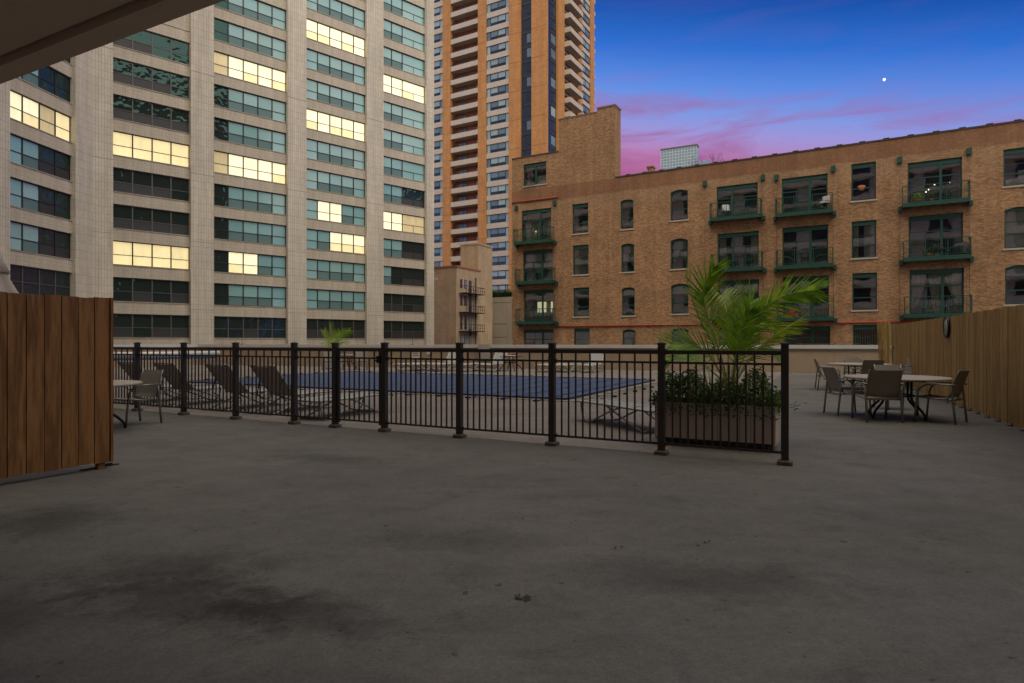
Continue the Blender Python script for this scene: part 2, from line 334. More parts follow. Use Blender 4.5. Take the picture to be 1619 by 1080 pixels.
brickTM = brick_mat('brown_tower_brick', (.50, .285, .14), (.26, .13, .066), (.25, .17, .10), .21, .07, .010, .2)
oldM = brick_mat('old_brick', (.50, .36, .205), (.40, .28, .155), (.36, .27, .17), .21, .07, .01, .2)
orangeM = brick_mat('orange_brick', (.53, .25, .088), (.45, .205, .072), (.40, .22, .10), .6, .3, .012, .10)
concM = pm('pale_concrete', (.50, .42, .33), .8, 0, .1, 1.5)
podM = pm('podium_concrete', (.40, .34, .235), .85, 0, .1, .6)
bronzeWM = pm('window_bronze', (.03, .028, .025), .5, .2, .1, 4)
greyFM = pm('window_grey_frame', (.12, .11, .10), .5, .2, .1, 4)
greenM = pm('green_paint', (.014, .075, .052), .45, 0, .15, 6)
tealMs = [pm('sky_teal_pane_%s' % w, c, .10, 0, .05, .5, spec=.6, var2=.05) for w, c in (('pale', (.30, .52, .50)), ('mid', (.27, .485, .47)), ('cool', (.255, .475, .48)))]  # teal sky reflection painted in as a flat pane colour
screenM = pm('screened_pane', (.11, .20, .195), .5, 0, .12, 30, var2=.08)
darkG = glass_mat('dark_glass', body=(.026, .034, .030), wav=.05, wscale=1.6)
dscreenM = pm('dark_screen', (.035, .036, .035), .5, 0, .12, 30)
litMs = [pm('lit_pane_%s' % w, c, .3, 0, .16, 1.6, stretch=(2.5, 1, .35), emit=e, var2=.06) for w, c, e in (('pale', (.95, .86, .55), .80), ('warm', (.88, .73, .38), .70), ('dim', (.60, .48, .25), .45))]
paneM = glass_mat('clear_pane', (.92, .94, .92), wav=.005, wscale=.9)
roomM = pm('dark_room', (.22, .19, .15), .9, 0, .3, 1)
curtM = pm('curtain', (.86, .80, .66), .9, 0, .08, 6)
blindM = pm('blind', (.84, .83, .74), .8, 0, .06, 3)
skyPaneMs = [pm('tower_pane_%s' % w, c, .08, 0, .1, .7, spec=.7, var2=.15) for w, c in (('pale', (.31, .40, .39)), ('blue', (.15, .21, .23)), ('dark', (.035, .045, .05)))]
redM = pm('red_paint', (.42, .075, .04), .5, 0, .15, 3)
whiteM = pm('white_paint', (.66, .64, .58), .5, 0, .08, 5)
capM = pm('cap_metal', (.66, .64, .58), .45, .2, .10, 1.2)
parM = pm('parapet_stucco', (.40, .295, .195), .85, 0, .12, 1.1, .2, 40)
soffM = pm('soffit_paint', (.82, .66, .49), .85, 0, .08, 1.3, .15, 25)

# ------------------------------------------------------------------ ground, deck, pool
g = MB().box(-500, 500, -500, 900, -20.5, -20).build('ground', pm('asphalt', (.05, .05, .05), .9)); g['kind'] = 'structure'
PL = Vector((-19.0, 37.5, 0)); PR = Vector((24.0, 25.06, 0))      # the parapet's inner line
d2 = (PR - PL).normalized()
PLb = PL - V * 48
deck_pts = [PLb, Vector((30, -16, 0)), PR + Vector((2, 0, 0)), PL]
dm = MB(); vs = [Vector((p.x, p.y, z)) for z in (0, -.4) for p in deck_pts]
dm.add(vs, [(0, 1, 2, 3), (7, 6, 5, 4), (0, 4, 5, 1), (1, 5, 6, 2), (2, 6, 7, 3), (3, 7, 4, 0)])
dk = dm.build('deck_pavement', deckM); dk['kind'] = 'structure'

# pool side of the deck: a sheet with the brighter light in its colour
def hit(p, d):          # walk from p along d to the parapet line
    n_ = Vector((-d2.y, d2.x, 0)); return p + d * ((PL - p).dot(n_) / d.dot(n_))
q1, q2 = hit(uv(-1.86, 7.60), V), PL
pd_pts = [uv(-1.86, 7.60), q1 - V * .02, PL - V * .02 + U * .02, uv((PL).dot(U) + .02, 7.60)]
pdm = MB().add([Vector((p.x, p.y, z)) for z in (.004, -.002) for p in pd_pts], [(0, 1, 2, 3), (0, 4, 5, 1), (1, 5, 6, 2), (2, 6, 7, 3), (3, 7, 4, 0)]).build('pool_deck', poolDeckM); pdm['kind'] = 'structure'
NR = G(895, 633.4); ang_u = math.atan2(U.y, U.x)
LU, LV = 13.8, 8.1
pool = thing('pool_cover', 'blue mesh safety cover strapped tight over the swimming pool', 'pool cover', NR + Vector((0, 0, .012)), ang_u)
coverM = pm('blue_mesh', (.05, .082, .165), .75, 0, .15, 2.5, .3, 160)
m = MB(); nx, ny = 46, 28
def sag(x, y):
    e = min(-x, x + LU, y, LV - y); return .035 - .05 * (1 - math.exp(-max(e, 0) * 1.2)) * .5 + .006 * math.sin(x * 6.8) * math.sin(y * 6.8)
vs = [(-LU * i / nx, LV * j / ny, sag(-LU * i / nx, LV * j / ny)) for j in range(ny + 1) for i in range(nx + 1)]
fs = [(j * (nx + 1) + i, (j + 1) * (nx + 1) + i, (j + 1) * (nx + 1) + i + 1, j * (nx + 1) + i + 1) for j in range(ny) for i in range(nx)]
m.add(vs, fs, 0, True).build('cover_sheet', coverM, pool)
strapM = pm('navy_strap', (.014, .018, .035), .7)
for nm, x0, x1, y0, y1 in (('hem', -LU, 0, -.06, .03), ('hem', -LU, 0, LV - .03, LV + .06), ('hem', -.03, .06, .032, LV - .032), ('hem', -LU - .06, -LU + .03, .032, LV - .032)): MB().box(x0, x1, y0, y1, .012, .047).build(nm, strapM, pool)
def strap(a, b):
    mm = MB(); n = 24; vs = []
    d = Vector((b[0] - a[0], b[1] - a[1], 0)).normalized(); nn = Vector((-d.y, d.x, 0)) * .03
    for i in range(n + 1):
        x = a[0] + (b[0] - a[0]) * i / n; y = a[1] + (b[1] - a[1]) * i / n; z = sag(min(max(x, -LU), 0), min(max(y, 0), LV)) + .012
        if not (-LU <= x <= 0 and 0 <= y <= LV): z = .02
        vs += [(x - nn.x, y - nn.y, z), (x + nn.x, y + nn.y, z)]
    mm.add(vs, [(2 * i, 2 * i + 2, 2 * i + 3, 2 * i + 1) for i in range(n)])
    for e in (a, b): mm.box(e[0] - .05, e[0] + .05, e[1] - .05, e[1] + .05, .0, .035)
    mm.build('strap', strapM, pool)
for i in range(9): y = .45 + i * .9; strap((.75, y), (-LU - .75, y))
for i in range(15): x = -.5 - i * .91; strap((x, -.6 + .1 * (i % 2)), (x, LV + .6))
cpM = pm('coping_stone', (.22, .185, .155), .85, 0, .12, 8)
cp = MB(); c0, c1 = .02, .32
for (x0, x1, y0, y1) in ((-LU - c1, c1, -c1, -c0), (-LU - c1, c1, LV + c0, LV + c1), (c0, c1, -c0, LV + c0), (-LU - c1, -LU - c0, -c0, LV + c0)): cp.box(x0, x1, y0, y1, .001, .012)
cpo = cp.build('pool_coping', cpM, None, Matrix.Translation(NR + Vector((0, 0, .006))) @ Matrix.Rotation(ang_u, 4, 'Z')); cpo['kind'] = 'structure'

# parapet: wall, metal cap, joints, lightning rods
def parapet(a, b, label, rods=(), seed=0):
    d = (b - a); L = d.length; rz = math.atan2(d.y, d.x)
    t = thing('parapet_wall', label, 'parapet', a, rz)
    n = int(L / 2.45); w = L / n
    me = MB().box(.008, w - .008, 0, .28, 0, 1.06).mesh('wall_panel', parM)
    MB().box(.02, L - .02, .02, .26, 0, 1.05).build('wall_core', parM, t)
    for i in range(n): put('wall_panel', me, t, T(i * w, 0, 0))
    m = MB().box(0, L, -.06, .34, 1.06, 1.075).box(0, L, -.09, .37, 1.078, 1.24)
    m.build('cap', capM, t)
    m = MB().box(0, L, -.035, -.005, .95, 1.055); m.build('cap_shadow_strip', pm('dark_strip_%d' % seed, (.19, .14, .10), .7), t)  # shadow line under the cap made as a dark strip
    for x in rods: MB().tube([(x, .1, 1.24), (x, .1, 1.62)], .012, 5).box(x - .05, x + .05, .03, .17, 1.24, 1.27).build('lightning_rod', blackM, t)
    return t
def par_s(px):     # distance along the back parapet of photo column px
    k = (px - CX) / F; q = (k * PL.y - PL.x) / (d2.x - k * d2.y); return q
back = parapet(PL, PR, 'long brown parapet with pale metal cap behind the pool', [par_s(x) for x in (381, 651, 813, 1001)], 1)
parapet(PL - V * 30, PL - V * .02 - U * .0, 'side parapet running back from the pool towards the screen', (), 2)

# ------------------------------------------------------------------ the building over the camera
own = thing('home_building', 'beige building with a deep painted overhang above the terrace', 'building', (0, 0, 0), ang_u)
m = MB().box(-78, 30, -14, -1.3, -20, 42)
for k in range(12): m.box(-78, 30, -1.3, -.6, 5.9 + k * 2.9, 6.2 + k * 2.9)
m.build('wall', pm('pale_render', (.74, .66, .53), .8, 0, .1, .5), own)
m = MB(); me = None
for k in range(11):
    for i in range(23): m.box(-74.5 + i * 4.5, -71.7 + i * 4.5, -1.34, -1.25, 6.8 + k * 2.9, 8.7 + k * 2.9)
m.build('window_band', darkG, own)
m = MB().box(-14, 9, -1.3, 1.80, 3.0, 3.35).box(-14, 9, 1.80, 1.84, 3.03, 3.35).box(-14, 9, 1.84, 1.97, 2.975, 3.35)
m.build('overhang', soffM, own)

nb_ = thing('neighbour_tower', 'dark green glazed tower across the street mirrored in the windows', 'building', (60, -40, -20), 0)
MB().box(0, 24, 0, 42, 0, 82).build('glazing', pm('green_glazing', (.03, .06, .045), .3, 0, .3, .3), nb_)
m = MB()
for k in range(28): m.box(-.5, 24, -.5, 42.5, 2 + k * 2.9, 2.5 + k * 2.9)
m.build('floor_slabs', pm('slab_buff', (.30, .28, .17), .8), nb_, kind='stuff')
for i in range(8): MB().box(-.7, -.05, i * 6 - .5, i * 6 + .5, 0, 82).build('pier', MATS['slab_buff'], nb_)
# ------------------------------------------------------------------ pool fence and gate
FV = 7.56
def fu(px):        # where along the fence line photo column px falls
    k = (px - CX) / F; A = V * FV; return (k * A.y - A.x) / (U.x - k * U.y)
posts = [fu(x) for x in (1241, 1046, 873, 726.6, 608, 530, 465.2, 372.6, 290.5, 217)]
posts += [posts[-1] - 1.42, posts[-1] - 2.84]
fence = thing('pool_fence', 'dark bronze metal picket fence with square posts round the pool', 'fence', uv(0, FV), ang_u)
PW = .078
post_me = MB().box(-PW / 2, PW / 2, -PW / 2, PW / 2, .05, 1.34).mesh('post', metalM)
cap_me = MB().add([(-.046, -.046, 1.34), (.046, -.046, 1.34), (.046, .046, 1.34), (-.046, .046, 1.34), (-.046, -.046, 1.358), (.046, -.046, 1.358), (.046, .046, 1.358), (-.046, .046, 1.358), (0, 0, 1.375)],
    [(3, 2, 1, 0), (0, 1, 5, 4), (1, 2, 6, 5), (2, 3, 7, 6), (3, 0, 4, 7), (4, 5, 8), (5, 6, 8), (6, 7, 8), (7, 4, 8)]).mesh('post_cap', metalM)
foot_me = MB().bbox(-.078, .078, -.078, .078, 0, .052, .012).mesh('post_foot', padM)
brk_mes = [MB().box(.0395, .06, -.03, .03, z0, z1).mesh('rail_bracket', metalM) for z0, z1 in ((1.09, 1.15), (1.22, 1.285), (.11, .16))]
pk_long = MB().box(-.0095, .0095, -.0095, .0095, .135, 1.225).mesh('picket', metalM)
pk_short = MB().box(-.0095, .0095, -.0095, .0095, .135, 1.11).mesh('picket', metalM)
def rails(parent, x0, x1, mats=metalM):
    MB().box(x0, x1, -.019, .019, 1.225, 1.272).build('top_rail', mats, parent)
    MB().box(x0, x1, -.013, .013, 1.108, 1.134).build('middle_rail', mats, parent)
    MB().box(x0, x1, -.013, .013, .12, .146).build('bottom_rail', mats, parent)
def pickets(parent, x0, x1):
    n = max(3, round((x1 - x0) / .1005)); n += n % 2
    for i in range(1, n): put('picket', pk_long if i % 2 else pk_short, parent, T(x0 + (x1 - x0) * i / n, 0, 0))
for i, x in enumerate(posts):
    p = put('post', post_me, fence, T(x, 0, 0)); put('post_cap', cap_me, p); put('post_foot', foot_me, p)
    if i: [put('rail_bracket', q_, p) for q_ in brk_mes]
for i in range(len(posts) - 1):
    a, b = posts[i + 1] + PW / 2, posts[i] - PW / 2
    if i == 4: continue                      # the gate hangs here
    rails(fence, a, b); pickets(fence, a, b)
ga, gb = posts[5] + PW / 2 + .012, posts[4] - PW / 2 - .014
gate = thing('pool_gate', 'dark bronze picket gate with latch between two fence posts', 'gate', uv(ga, FV), ang_u)
gw = gb - ga
MB().box(0, .045, -.02, .02, .09, 1.275).build('stile', metalM, gate); MB().box(gw - .045, gw, -.02, .02, .09, 1.275).build('stile', metalM, gate)
rails(gate, .045, gw - .045); pickets(gate, .045, gw - .045)
MB().box(gw - .06, gw + .005, -.06, -.021, 1.05, 1.16).tube([(gw - .03, -.06, 1.09), (gw - .03, -.12, 1.09)], .012).build('latch', blackM, gate)
for z in (.25, 1.08): MB().box(-.012, .03, -.035, -.0205, z, z + .09).build('hinge', blackM, gate)

# ------------------------------------------------------------------ wooden screens
def board_wall(name, label, A, B, hgt, bw, mat, gap=.006, thick=.03, both=False, jitter=.006, base=.05):
    d = B - A; L = d.length; t = thing(name, label, 'screen', A, math.atan2(d.y, d.x))
    n = round(L / bw); w = L / n
    mes = [MB().box(gap / 2, w - gap / 2, 0, thick, base + .004 * k, hgt - .006 * k).mesh('board', mat) for k in range(3)]
    for i in range(n):
        j = random.uniform(-jitter, jitter)
        put('board', mes[(i * 7) % 3], t, T(i * w, j, 0))
        if both: put('board', mes[(i * 5) % 3], t, T(i * w, .11 + j, 0))
    return t, L, w
# left screen: its end stands at pixel 163, it runs towards the camera and out of the frame
E0 = P(163, 6.81); E1 = E0 + (Vector((-4.95, 5.99, 0)) - Vector((-4.48, 6.81, 0))).normalized() * 3.4
ls, L, w = board_wall('wooden_screen', 'brown stained wooden screen of wide upright boards beside the overhang', E0 + (E1 - E0) * .0001, E1, 1.85, .155, woodLM, .008, .028, True, .004, .07)
m = MB().box(0, L, .034, .104, .16, .24).box(0, L, .034, .104, 1.62, 1.70).box(.03, .10, .034, .104, .0, 1.80); m.build('rail_frame', woodLM, ls)
MB().box(-.03, -.004, -.012, .15, .07, 1.853).build('end_board', woodLM, ls)
MB().box(-.16, .22, -.03, .02, .0, .012).box(-.10, .02, -.06, .0, .013, .03).build('floor_bracket', blackM, ls)
screw = MB().tube([(0, -.003, 0), (0, .002, 0)], .006, 6).mesh('screw', blackM)
for i in range(9):
    for dx in (.03, .115):
        for z in (.55, 1.52): put('screw', screw, ls, T(i * w + dx, -.004, z))
# right screen
Q0 = Vector((13.2, 21.5, 0)); Q1 = Vector((5.6, 4.3, 0))
rs, RL, rw = board_wall('wooden_fence', 'long tan fence of narrow upright boards behind the round tables', Q0, Q1, 1.96, .2, woodRM, .007, .025, False, .004, .012)
# local y must point away from the deck: boards' outer face is y = 0 side towards +y left of travel, so frame sits on the far side
m = MB().box(0, RL, .03, .09, .3, .39).box(0, RL, .03, .09, 1.6, 1.69)
for i in range(8): m.box(i * 2.45 + .02, i * 2.45 + .11, .03, .12, 0, 1.92)
m.build('rail_frame', woodRM, rs)
for i in range(14):
    x = 6.2 + i * .62; MB().box(x, x + .10, -.07, .0, .0, .012).box(x + .02, x + .05, -.012, .0, .0, .05).build('floor_clip', blackM, rs)
MB().box(-.11, -.02, -.02, .08, 0, 1.99).build('end_post', pm('grey_post', (.26, .22, .17), .7), rs)
MB().box(-.30, -.13, .02, .1, 0, 1.98).build('gap_shade', blackM, rs)  # black box stands in for the shade in the gap here
MB().tube([(.25, -.03, 1.18), (.25, .0, 1.18)], .035, 8).build('gate_knob', blackM, rs)
a = P(1386, 22.2); b = P(1408.5, 22.0)
d = b - a; rp = thing('leaning_panel', 'short tan board panel with a slanted edge beside the fence end', 'screen', a, math.atan2(d.y, d.x))
L = d.length
for i in range(4):
    x0, x1 = L * i / 4 + .004, L * (i + 1) / 4 - .004; sl0 = .12 if i == 0 else 0
    vs = [(x0 + sl0, y, .03) for y in (0, .025)] + [(x1, y, .03) for y in (0, .025)] + [(x0, y, 2.06 + i * .012) for y in (0, .025)] + [(x1, y, 2.07 + i * .012) for y in (0, .025)]
    MB().add(vs, [(0, 2, 6, 4), (1, 5, 7, 3), (0, 4, 5, 1), (2, 3, 7, 6), (4, 6, 7, 5), (0, 1, 3, 2)]).build('board', woodRM, rp)
MB().box(.1, L, .026, .09, .4, .5).box(.1, L, .026, .09, 1.6, 1.7).box(L - .12, L - .04, .03, .11, 0, 1.9).build('rail_frame', woodRM, rp)
# clock on the right fence
fd = (Q1 - Q0).normalized(); nrm = Vector((fd.y, -fd.x, 0))      # towards the deck
k = (1499 - CX) / F; q = (k * Q0.y - Q0.x) / (fd.x - k * fd.y)
ck = thing('wall_clock', 'round black rimmed clock with pale green face hung on the tan fence', 'clock', Q0 + fd * q + nrm * .012 + Vector((0, 0, 1.71)), math.atan2(fd.y, fd.x))
RX = Matrix.Rotation(R(90), 4, 'X')
o = MB().lathe([(.245, 0), (.25, .03), (.24, .045), (.222, .045), (.21, .03), (.208, .024), (.15, .0)], 36).build('rim', pm('clock_rim', (.012, .012, .018), .35), ck, RX)
MB().lathe([(.207, .024), (.207, .030)], 36).build('face', pm('clock_face', (.36, .38, .28), .4, 0, .1, 6), ck, RX)
m = MB().box(-.006, .006, -.045, -.042, 0, .13).box(-.008, .008, -.045, -.042, -.09, 0, 0, Matrix.Rotation(R(50), 4, 'Y')); m.build('hand', blackM, ck)

# ------------------------------------------------------------------ tables and chairs
def make_table(label, loc, rz, Rr=.84, cls='round_table', group=None):
    t = thing(cls, label, 'table', loc, rz, group)
    MB().lathe([(Rr - .05, .695), (Rr - .006, .70), (Rr, .712), (Rr, .728), (Rr - .012, .74), (Rr - .06, .744)], 56).build('table_top', tableM, t)
    for k in range(4):
        a = k * math.pi / 2; c, s = math.cos(a), math.sin(a)
        MB().tube([(r * c, r * s, z) for r, z in ((.30, .694), (.30, .55), (.295, .40), (.31, .33), (.36, .26), (.45, .19), (.52, .12), (.555, .06), (.56, .003))], .022, 8).build('leg', blackM, t)
    m = MB(); m.tube([(.30 * math.cos(a), .30 * math.sin(a), .40) for a in [math.tau * i / 28 for i in range(29)]], .016, 6)
    m.build('brace_ring', blackM, t)
    MB().bar((-.55, 0, .675), (.55, 0, .675), .05, .03).bar((0, -.55, .6751), (0, .55, .6751), .049, .03).build('top_support', blackM, t)
    return t
def make_chair():
    t = thing('sling_chair', '', 'chair')
    for s in (-1, 1):
        x = .285 * s
        MB().tube([(x, .30, .0), (x, .285, .2), (x, .265, .42), (x, .25, .52), (x, .215, .59), (x, .15, .635), (x, .06, .655)], .0165, 8, sx=1.3).build('leg', chairM, t)
        MB().tube([(x, -.30, .0), (x, -.275, .25), (x, -.25, .5), (x, -.235, .655)], .0175, 8, sx=1.3).build('leg', chairM, t)
        MB().tube([(x, .07, .656), (x, -.08, .662), (x, -.30, .656)], .013, 8, sx=2.2).build('armrest', chairM, t)
        MB().tube([(.262 * s, -.17, .40), (.262 * s, -.215, .50), (.262 * s, -.25, .64), (.262 * s, -.30, .78), (.262 * s, -.345, .90)], .012, 7).build('back_rail', chairM, t)
        MB().tube([(.262 * s, .27, .435), (.262 * s, .05, .415), (.262 * s, -.18, .405)], .014, 7).bar((.262 * s, .24, .43), (x, .24, .43), .02).bar((.262 * s, -.2, .41), (x, -.2, .41), .02).build('seat_rail', chairM, t)
    m = MB(); pr = [(.275, .438), (.24, .445), (.05, .418), (-.1, .41), (-.17, .408)]
    for (y0, z0), (y1, z1) in zip(pr, pr[1:]):
        for k in range(4):
            xa, xb = -.262 + .131 * k, -.262 + .131 * (k + 1); dp = lambda x: -.012 * (1 - (x / .262) ** 2)
            m.quad((xa, y0, z0 + dp(xa)), (xa, y1, z1 + dp(xa)), (xb, y1, z1 + dp(xb)), (xb, y0, z0 + dp(xb)), 0, True)
    m.box(-.262, .262, .255, .285, .415, .44, 1).box(-.27, .27, -.24, -.215, .375, .41, 1)
    m.build('seat', [slingM, chairM], t)
    m = MB(); pr = [(-.185, .44), (-.215, .50), (-.25, .64), (-.30, .78), (-.342, .89)]
    for (y0, z0), (y1, z1) in zip(pr, pr[1:]):
        for k in range(4):
            xa, xb = -.262 + .131 * k, -.262 + .131 * (k + 1); dp = lambda x: -.02 * (1 - (x / .262) ** 2)
            for e, sgn in ((0, 1), (.004, -1)):
                f = [(xa, y0 + dp(xa) - e, z0), (xb, y0 + dp(xb) - e, z0), (xb, y1 + dp(xb) - e, z1), (xa, y1 + dp(xa) - e, z1)]
                m.quad(*(f if sgn > 0 else f[::-1]), 0, True)
    m.build('backrest', slingM, t)
    return t
chair0 = make_chair(); chair_used = [False]
def chair(loc, face, label, group=None):
    """face: direction the sitter looks"""
    o = dup(chair0) if chair_used[0] else chair0; chair_used[0] = True
    o.location = loc; o.rotation_euler = (0, 0, math.atan2(face.y, face.x) - math.pi / 2); o['label'] = label
    if group: o['group'] = group
    return o
T1 = Vector((7.03, 11.35, 0)); T2 = Vector((10.2, 18.2, 0)); T3 = Vector((-6.62, 9.55, 0))
make_table('round stone topped table ringed by four chairs under the wall clock', T1, R(20), .85, group='round tables')
make_table('round stone topped table in front of the leaning board panel', T2, R(40), .85, group='round tables')
make_table('round stone topped table half hidden behind the brown wooden screen', T3, R(35), .80, group='round tables')
def at(px, Y): return P(px, Y)
def toward(a, b): return (b - a).normalized()
GC = 'sling chairs on the terrace'
ca = at(1386, 10.85); chair(ca, Vector((.12, 1, 0)), 'grey brown sling chair with its back across the front of the clock-side table', GC)
cb = at(1339, 11.75); chair(cb, Vector((1, -.05, 0)), 'sling chair facing the clock fence at the clock-side table', GC)
cc = at(1487, 10.65); chair(cc, Vector((-.62, .78, 0)), 'sling chair with its back to the tan fence at the clock-side table', GC)
cd = at(1416, 12.75); chair(cd, Vector((-.1, -1, 0)), 'sling chair tucked behind the clock-side table', GC)
c5 = at(1309, 17.8); chair(c5, Vector((1, -.35, 0)), 'sling chair on the planter side of the table by the leaning panel', GC)
c6 = at(1372, 16.9); chair(c6, Vector((.1, 1, 0)), 'sling chair between the two round tables facing the parapet', GC)
c7 = at(1356, 19.7); chair(c7, Vector((0, -1, 0)), 'sling chair between the parapet and the round table', GC)
c8 = at(1424, 18.4); chair(c8, Vector((-1, .1, 0)), 'sling chair squeezed between the round table and fence end', GC)
c9 = at(211, 10.38); chair(c9, Vector((-.45, -.9, 0)), 'lone sling chair at the table beside the brown wooden screen', GC)

# ------------------------------------------------------------------ loungers
def make_lounger(raised):
    t = thing('sun_lounger', '', 'lounger')
    fm = loungeM
    for s in (-1, 1):
        x = .32 * s
        MB().tube([(x, -.05 if raised else -.72, .345), (x, .5, .35), (x, 1.15, .345), (x, 1.25, .33)], .019, 8, sx=1.2).build('side_rail', fm, t)
        MB().tube([(x * .93, 1.12, .34), (x * .93, 1.10, .2), (x * .93, 1.04, .06), (x * .93, .93, .02), (x * .93, .80, .04), (x * .93, .45, .19), (x * .93, .25, .27), (x * .93, .05, .33)], .016, 7).build('leg', fm, t)
        MB().tube([(x * .9, .42, .335), (x * .9, .2, .25), (x * .9, -.15, .12), (x * .9, -.45, .03), (x * .9, -.56, .02), (x * .9, -.62, .06), (x * .9, -.66, .2), (x * .9, -.68, .335 if not raised else .24)], .016, 7).build('leg', fm, t)
        MB().tube([(x, 1.25, .33), (x, 1.26, .30)], .019, 6).build('end_plug', blackM, t)
    for hx, y_, z_, r_ in ((.32, 1.24, .335, .018), (.3, .93, .02, .014), (.29, -.52, .02, .014), (.32, 0, .34, .016)): MB().tube([(-hx, y_, z_), (hx, y_, z_)], r_, 6).build('cross_bar', fm, t)
    def sheet(pr, name, mat):
        m = MB()
        for (y0, z0), (y1, z1) in zip(pr, pr[1:]):
            for k in range(4):
                xa, xb = -.305 + .1525 * k, -.305 + .1525 * (k + 1); dp = lambda x: -.018 * (1 - (x / .305) ** 2)
                for e, sgn in ((0, 1), (.006, -1)):
                    f = [(xa, y0, z0 + dp(xa) - e), (xb, y0, z0 + dp(xb) - e), (xb, y1, z1 + dp(xb) - e), (xa, y1, z1 + dp(xa) - e)]
                    m.quad(*(f if sgn > 0 else f[::-1]), 0, True)
        return m.build(name, mat, t)
    sheet([(.02, .352), (.4, .355), (.8, .355), (1.22, .348)], 'seat', gslingM)
    if raised:
        pr = [(-.02, .36), (-.18, .53), (-.34, .72), (-.5, .915)]
        sheet(pr[::-1], 'backrest', lslingM)
        for s in (-1, 1):
            x = .32 * s
            MB().tube([(x, .0, .345)] + [(x, y, z) for y, z in pr[1:]] + [(x, -.515, .93)], .018, 8).build('back_rail', fm, t)
            MB().tube([(x * .95, -.30, .66), (x * .95, -.36, .35), (x * .95, -.2, .25)], .012, 6).build('prop', blackM, t)
        MB().tube([(-.32, -.51, .925), (.32, -.51, .925)], .017, 6).build('head_bar', fm, t)
    else:
        sheet([(-.72, .352), (-.4, .356), (-.02, .353)], 'backrest', gslingM)
        MB().tube([(-.32, -.71, .345), (.32, -.71, .345)], .017, 6).build('head_bar', fm, t)
    return t
lr = make_lounger(True); lf = make_lounger(False); used = {}
def lounger(raised, loc, foot_dir, label, group='sun loungers on the pool deck', pale=False):
    src = lr if raised else lf
    o = dup(src) if used.get(raised) else src; used[raised] = True
    o.location = loc; o.rotation_euler = (0, 0, math.atan2(foot_dir.y, foot_dir.x) - math.pi / 2); o['label'] = label; o['group'] = group
    if pale:
        for c in o.children:
            if c.data: c.data = c.data.copy(); c.data.materials[0] = slingLM if c.name.split('.')[0] in ('seat', 'backrest') else frameLM
    return o
for i, (px, lab) in enumerate(((396, 'sun lounger with raised back beside the pool gate'), (325.5, 'raised-back sun lounger second along the fence from the gate'),
                               (243, 'raised-back sun lounger third along the fence from the gate'), (187, 'raised-back sun lounger farthest along the fence from the gate'))):
    k = (px - CX) / F; Y = 9.3 / (1 + .515 * k); C0 = Vector((k * Y, Y, 0))
    lounger(True, C0 + U * .325 + V * .5, V, lab)
lounger(False, Vector((-2.98, 11.5, 0)) - U * .2 - V * .2, V, 'flat sun lounger just behind the pool gate')
hd = Vector((.89, -1.65, 0)).normalized()
lounger(False, Vector((1.42, 10.95, 0)) + hd * 1.2, -hd, 'flat sun lounger between the pool corner and the planter')
for px, r, lab in ((655, False, 'flat pale lounger under the red lettered sign'), (680, False, 'flat pale lounger below the round white wall disc'), (711, True, 'raised pale lounger next to two flat ones by the wall disc'),
                   (750, False, 'flat pale lounger in front of the grey parapet cover'), (786, True, 'raised pale lounger beside the small table at the parapet'),
                   (874, False, 'first flat pale lounger of three towards the pool corner'), (902, False, 'middle flat pale lounger of three towards the pool corner'), (940, True, 'raised pale lounger nearest the far pool corner')):
    lounger(r, P(px, 30.0 - (px - 650) * .0045), -V, lab, 'pale loungers along the back parapet', True)
# far group by the palm
tf = make_table('small round table beside the palm pot at the parapet', P(547, 31), 0, .42, 'side_table', 'small tables by the parapet')
tg = make_table('small round table between the far loungers at the parapet', P(808, 29.6), .3, .34, 'side_table', 'small tables by the parapet')
for px, lab in ((520, 'sling chair beside the palm pot near the parapet'), (571, 'sling chair by the small table along the parapet')):
    chair(P(px, 30.6), Vector((.2, -1, 0)), lab, GC)

# ------------------------------------------------------------------ planting
def frond_mesh(pts, wid, nl, seed, fold=.35, droop=.35, lw=.02):
    """rachis through pts (bezier-like), leaflets both sides"""
    rnd = random.Random(seed); m = MB()
    def cr(t):
        n = len(pts) - 1; x = min(t * n, n - 1e-6); i = int(x); f = x - i
        p0, p1, p2, p3 = pts[max(i - 1, 0)], pts[i], pts[i + 1], pts[min(i + 2, n)]
        return .5 * ((2 * p1) + (p2 - p0) * f + (2 * p0 - 5 * p1 + 4 * p2 - p3) * f * f + (3 * p1 - p0 - 3 * p2 + p3) * f ** 3)
    N = 22; m.tube([cr(i / N) for i in range(N + 1)], [.013 * (1 - .8 * i / N) + .002 for i in range(N + 1)], 5, 1)
    for i in range(nl):
        t = .22 + .78 * (i + .5) / nl
        p = cr(t); d = (cr(min(t + .02, 1)) - cr(t - .02)).normalized()
        up = Vector((0, 0, 1)); 
        nrm = wid.cross(d).normalized()
        ll = (.40 * math.sin(math.pi * min(1, (t - .12) / .95)) ** .6 + .06) * rnd.uniform(.86, 1.08)
        for s in (-1, 1):
            if rnd.random() < .04: continue
            a = R(58 - 26 * t) + rnd.uniform(-.09, .09)
            dirv = (d * math.cos(a) + wid * s * math.sin(a) + nrm * (fold + rnd.uniform(-.1, .1))).normalized()
            q = p; prev = None; w0 = lw * rnd.uniform(.85, 1.15)
            side = dirv.cross(nrm).normalized(); K = 4; dd = dirv.copy()
            vs = []
            for j in range(K + 1):
                ww = w0 * (1, 1.25, 1.0, .62, .05)[j] * .5
                vs += [q - side * ww, q + side * ww]
                dd = (dd + Vector((0, 0, -droop * ll * .55))).normalized(); q = q + dd * ll / K
            m.add(vs, [(2 * j, 2 * j + 1, 2 * j + 3, 2 * j + 2) for j in range(K)], 0, True)
    return m
palmM = leaf_mat('palm_leaf', (.10, .25, .012), (.34, .54, .03), (.54, .48, .04))
